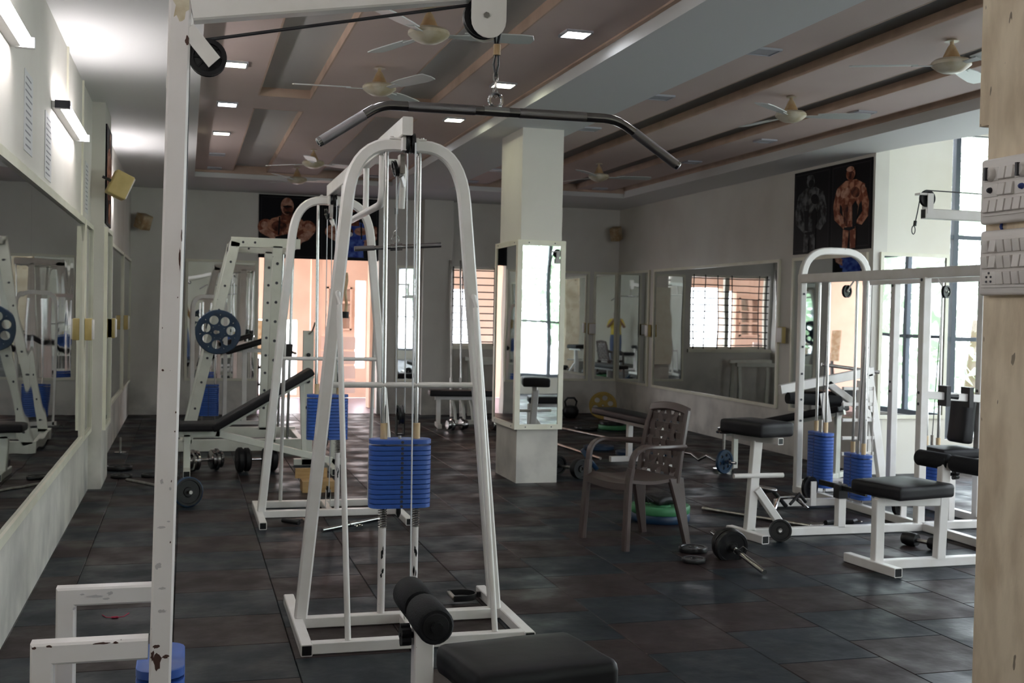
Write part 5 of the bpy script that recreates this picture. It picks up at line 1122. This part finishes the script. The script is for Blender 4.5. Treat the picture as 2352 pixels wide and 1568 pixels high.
weight_plate('grey plate topmost on the floor pile before the yellow plate', (5.38, 14.0, 0.085), (0,0,1), 0.17, 0.04, 'iron_black')
weight_plate('green plate under the grey one before the yellow plate', (5.40, 14.0, 0.033), (0,0,1), 0.20, 0.055, 'plate_green')
weight_plate('dull purple plate lying flat beside the green plate', (4.98, 13.9, 0.025), (0,0,1), 0.15, 0.045, 'iron_black')
weight_plate('blue plate lying flat beside the bench leg, farther one', (4.42, 11.90, 0.022), (0,0,1), 0.17, 0.04, 'plate_blue', 0, 0, 'blue weight plates')
weight_plate('wide blue plate lying flat under the bench behind the chair', (4.66, 11.35, 0.022), (0,0,1), 0.24, 0.04, 'plate_blue', 0, 0, 'blue weight plates')
for (a, b, lab) in (((4.55,14.7,0.02),(4.98,12.35,0.02),'long steel bar on the floor farther from the camera past the column'), ((4.02,13.2,0.02),(4.10,10.98,0.02),'long steel bar on the floor ending at the bench foot')):
    bb = thing('barbell_bar', lab, 'barbell bar', ((a[0]+b[0])/2, (a[1]+b[1])/2, 0)); obj('shaft', MB().tube(a, b, 0.015), 'steel_worn', bb); obj('collar', MB().tube(V(b)+(V(a)-V(b)).normalized()*0.3, V(b)+(V(a)-V(b)).normalized()*0.34, 0.024), 'steel_worn', bb)
wb_ = thing('dumbbell', 'black wheel-like dumbbell with blue plate beside the square column', 'dumbbell', (3.42, 9.8, 0), 'dumbbells on the floor')
obj('handle', MB().tube((3.30,10.05,0.09),(3.45,9.72,0.09),0.014), 'steel_worn', wb_)
obj('head', disc_mb((3.44,9.74,0.095),(0.3,-0.9,0),0.092,0.07), 'iron_black', wb_); obj('head', disc_mb((3.31,10.02,0.095),(0.3,-0.9,0),0.092,0.07), 'iron_black', wb_)
weight_plate('square-edged blue plate propped on the dumbbell by the column', (3.60, 9.93, 0.15), (0.75,-0.2,0.62), 0.12, 0.04, 'plate_blue', 0, 0, 'blue weight plates')
kb_ = thing('kettlebell', 'black kettlebell against the end wall past the column', 'kettlebell', (5.35, 15.6, 0))
obj('body', MB().lathe([(0,0),(0.07,0),(0.11,0.05),(0.12,0.11),(0.09,0.17),(0,0.19)], (5.35,15.6,0), (0,0,1), 20), 'iron_black', kb_); obj('handle', MB().pipe([(5.28,15.6,0.16),(5.26,15.6,0.24),(5.30,15.6,0.29),(5.40,15.6,0.29),(5.44,15.6,0.24),(5.42,15.6,0.16)],0.014,8), 'iron_black', kb_)
wt = thing('white_bin', 'white plastic bin at the end wall just past the column', 'bin', (5.0, 15.9, 0))
obj('bin_body', MB().lathe([(0,0),(0.12,0),(0.15,0.32),(0.14,0.32),(0.11,0.02),(0,0.02)], (5.08,15.9,0), (0,0,1), 20), 'plaster_cream', wt); obj('rim', MB().pipe(arc((5.08,15.9,0.32),0.148,0,2*PI*19/20,19,(1,0,0),(0,1,0)),0.008,6,closed=True), 'plaster_cream', wt)
# EZ curl bar
ez = thing('curl_bar', 'wavy chrome curl bar with blue plates near the high stool', 'barbell', (4.8, 9.9, 0))
ev = V((5.0,9.78,0)) - V((4.66,10.55,0)); e0 = V((4.66,10.55,0.115)); ed_ = ev.normalized(); en = V((-ed_.y, ed_.x, 0))
epts = [e0 + ed_*t + V((0,0,w)) for t, w in ((0,0),(0.12,0.0),(0.20,0.03),(0.30,0.03),(0.40,-0.02),(0.50,0.035),(0.60,0.0),(0.86,0.0))]
obj('bar', MB().pipe(epts, 0.013, 10), 'chrome', ez)
for t in (0.06, 0.72): obj('plate', disc_mb(e0 + ed_*t, ed_, 0.115, 0.03, 6, 0.016), 'plate_blue', ez)
obj('collar', MB().tube(e0+ed_*0.75, e0+ed_*0.79, 0.022), 'chrome', ez)
spn = thing('spin_collar_dumbbell', 'upright chrome dumbbell standing by the high stool pad', 'dumbbell', (5.0, 10.0, 0))
obj('rod', MB().tube((5.02,10.05,0.0),(5.02,10.05,0.40),0.016), 'steel_worn', spn)
obj('base_disc', MB().lathe([(0,0),(0.10,0),(0.10,0.03),(0,0.035)], (5.02,10.05,0.0), (0,0,1), 20), 'chrome', spn)
obj('spin_collar', MB().lathe([(0,0.0),(0.075,0.0),(0.08,0.015),(0.06,0.03),(0.065,0.05),(0.03,0.06),(0,0.06)], (5.02,10.05,0.37), (0,0,1), 20), 'chrome', spn)

# ================================================================== VERANDA THINGS, TREES
vp = thing('brown_board', 'narrow brown board standing in the veranda', 'board', (1.12, 18.6, 0))
obj('panel', MB().box(1.08,1.22,18.6,18.63,0.75,1.30), 'fan_brown', vp, smooth=False); obj('stand', MB().box(1.15,1.2,18.63,18.68,0,0.9), 'iron_black', vp, smooth=False)
sk = thing('shoe_rack', 'dark rack with white items just inside the opening', 'rack', (1.15, 17.4, 0))
for z in (0.1, 0.35, 0.6): obj('shelf', MB().box(1.02,1.30,17.2,17.6,z,z+0.03), 'iron_black', sk, smooth=False)
for x in (1.02, 1.28): obj('side', MB().box(x,x+0.02,17.2,17.6,0,0.75), 'iron_black', sk, smooth=False)
lw_ = window('window_5', 'x', 2.28, 2.70, 1.15, 1.88, 19.46, [2.49], [1.4, 1.62], 'peach_wall', 0.03, True)
ss = thing('stair_slab', 'pale pink slatted railing panel in the veranda', 'railing', (2.45, 18.9, 0))
for i in range(4): obj('slat', MB().box(2.12,2.70,18.9,18.94,0.12+0.24*i,0.33+0.24*i), 'pink_pale', ss, smooth=False)
def tree(x, y, h, rad, label, seed):
    random.seed(seed); t = thing('tree', label, 'tree', (x, y, -0.2), 'trees outside the windows')
    obj('trunk', MB().tube((x,y,-0.2),(x+0.1,y,h*0.7),0.14,8,0.06), 'bark', t)
    mb = MB()
    for i in range(1500):
        a = random.uniform(0, 2*PI); u = random.uniform(-1, 1); rr_ = rad*random.uniform(0.3, 1)**0.5; k = math.sqrt(1-u*u)
        p = V((x + rr_*k*math.cos(a), y + rr_*k*math.sin(a), h + rr_*u*1.1)); d1 = V((random.uniform(-1,1), random.uniform(-1,1), random.uniform(-1,1))).normalized()*0.16; d2 = d1.orthogonal().normalized()*0.07
        mb.add([p-d1, p+d2, p+d1, p-d2], [(0,1,2,3)])
    obj('foliage', mb, 'leaf', t, smooth=False, kind='stuff')
tree(12.4, 16.0, 2.2, 2.3, 'leafy tree outside the tall window beside the bright mirror', 1)
tree(13.5, 6.5, 2.6, 2.0, 'leafy tree outside the side windows, level with the roller seat', 2)
tree(14.0, 1.2, 2.4, 2.8, 'leafy tree outside the side windows, level with the pillar', 3)
tree(9.5, -7.5, 2.6, 2.0, 'leafy tree outside the window behind the photographer', 4)

# ================================================================== PERSON TAKING THE PHOTOGRAPH (shows in the corner mirrors)
def person():
    fwd = V((math.sin(YAW), math.cos(YAW), 0)); rgt = V((math.cos(YAW), -math.sin(YAW), 0)); o = -fwd*0.34
    Wp = lambda x, y, z: o + rgt*x + fwd*y + V((0,0,z))
    js = {'pel': (0,0,0.92,0.15), 'waist': (0,0,1.06,0.14), 'chest': (0,-0.01,1.27,0.155), 'neck': (0,0,1.42,0.065), 'head1': (0,0.03,1.50,0.085), 'head2': (0,0.03,1.60,0.09), 'head3': (0,0.02,1.66,0.05)}
    ed = [('pel','waist'),('waist','chest'),('chest','neck'),('neck','head1'),('head1','head2'),('head2','head3')]
    for s_, n in ((-1,'l'),(1,'r')):
        js.update({'hip'+n: (s_*0.10,0,0.86,0.10), 'knee'+n: (s_*0.12,0.03,0.48,0.065), 'ank'+n: (s_*0.13,0,0.09,0.045), 'toe'+n: (s_*0.15,0.15,0.04,0.04),
                   'sho'+n: (s_*0.18,-0.01,1.35,0.065), 'elb'+n: (s_*0.26,0.12,1.15,0.045), 'wri'+n: (s_*0.085,0.235,1.41,0.03), 'pal'+n: (s_*0.065,0.245,1.46,0.032)})
        ed += [('pel','hip'+n),('hip'+n,'knee'+n),('knee'+n,'ank'+n),('ank'+n,'toe'+n),('chest','sho'+n),('sho'+n,'elb'+n),('elb'+n,'wri'+n),('wri'+n,'pal'+n)]
        for k in range(4):
            js['f%d%s' % (k,n)] = (s_*(0.06-0.012*k),0.262,1.485-0.012*k,0.009); js['g%d%s' % (k,n)] = (s_*(0.035-0.006*k),0.275,1.49-0.014*k,0.008); ed += [('pal'+n,'f%d%s' % (k,n)),('f%d%s' % (k,n),'g%d%s' % (k,n))]
        js['t0'+n] = (s_*0.05,0.225,1.475,0.010); js['t1'+n] = (s_*0.03,0.22,1.495,0.009); ed += [('pal'+n,'t0'+n),('t0'+n,'t1'+n)]
    names = list(js); me = bpy.data.meshes.new('person'); me.from_pydata([tuple(Wp(*js[k][:3]) - V((o.x,o.y,0))) for k in names], [(names.index(a), names.index(b)) for a, b in ed], [])
    ob = bpy.data.objects.new('person', me); COL.objects.link(ob); ob.location = (o.x, o.y, 0)
    ob.modifiers.new('s', 'SKIN'); 
    for i, k in enumerate(names):
        sv = me.skin_vertices[0].data[i]; sv.radius = (js[k][3], js[k][3]*0.85 if k in ('pel','waist','chest') else js[k][3]); sv.use_root = (k == 'pel')
    sub = ob.modifiers.new('d', 'SUBSURF'); sub.levels = 2; sub.render_levels = 2
    dg = bpy.context.evaluated_depsgraph_get(); nm = bpy.data.meshes.new_from_object(ob.evaluated_get(dg)); ob.modifiers.clear(); ob.data = nm
    bm_ = bmesh.new(); bm_.from_mesh(nm)
    for zc in (0.93, 1.42, 1.60): bmesh.ops.bisect_plane(bm_, geom=bm_.verts[:]+bm_.edges[:]+bm_.faces[:], plane_co=(0,0,zc), plane_no=(0,0,1))
    bm_.to_mesh(nm); bm_.free()
    for m in ('skin', 'yellow_shirt', 'denim', 'hair'): nm.materials.append(MT[m])
    iw = Matrix.Rotation(YAW, 3, 'Z')
    for p in nm.polygons:
        c = iw @ p.center; arm = c.y > 0.13
        p.material_index = 2 if c.z < 0.93 else (3 if (c.z > 1.60 or (c.z > 1.5 and c.y < 0.0)) else (0 if (arm or c.z > 1.42) else 1)); p.use_smooth = True
    tag(ob, 'person in yellow shirt and jeans photographing, reflected in the corner mirrors', 'person')
    ct = thing('photo_camera', 'black camera held to the face of the person in yellow', 'camera', tuple(Wp(0, 0.28, 1.43)))
    M = Matrix.Rotation(-YAW, 3, 'Z')
    obj('camera_body', MB().rbox(Wp(0, 0.265, CH), (0.13, 0.05, 0.09), 0.015, M), 'plastic_black', ct)
    obj('lens', MB().lathe([(0,0),(0.03,0),(0.03,0.035),(0.024,0.036),(0,0.03)], Wp(0, 0.29, CH), fwd, 18), 'plastic_black', ct)
person()
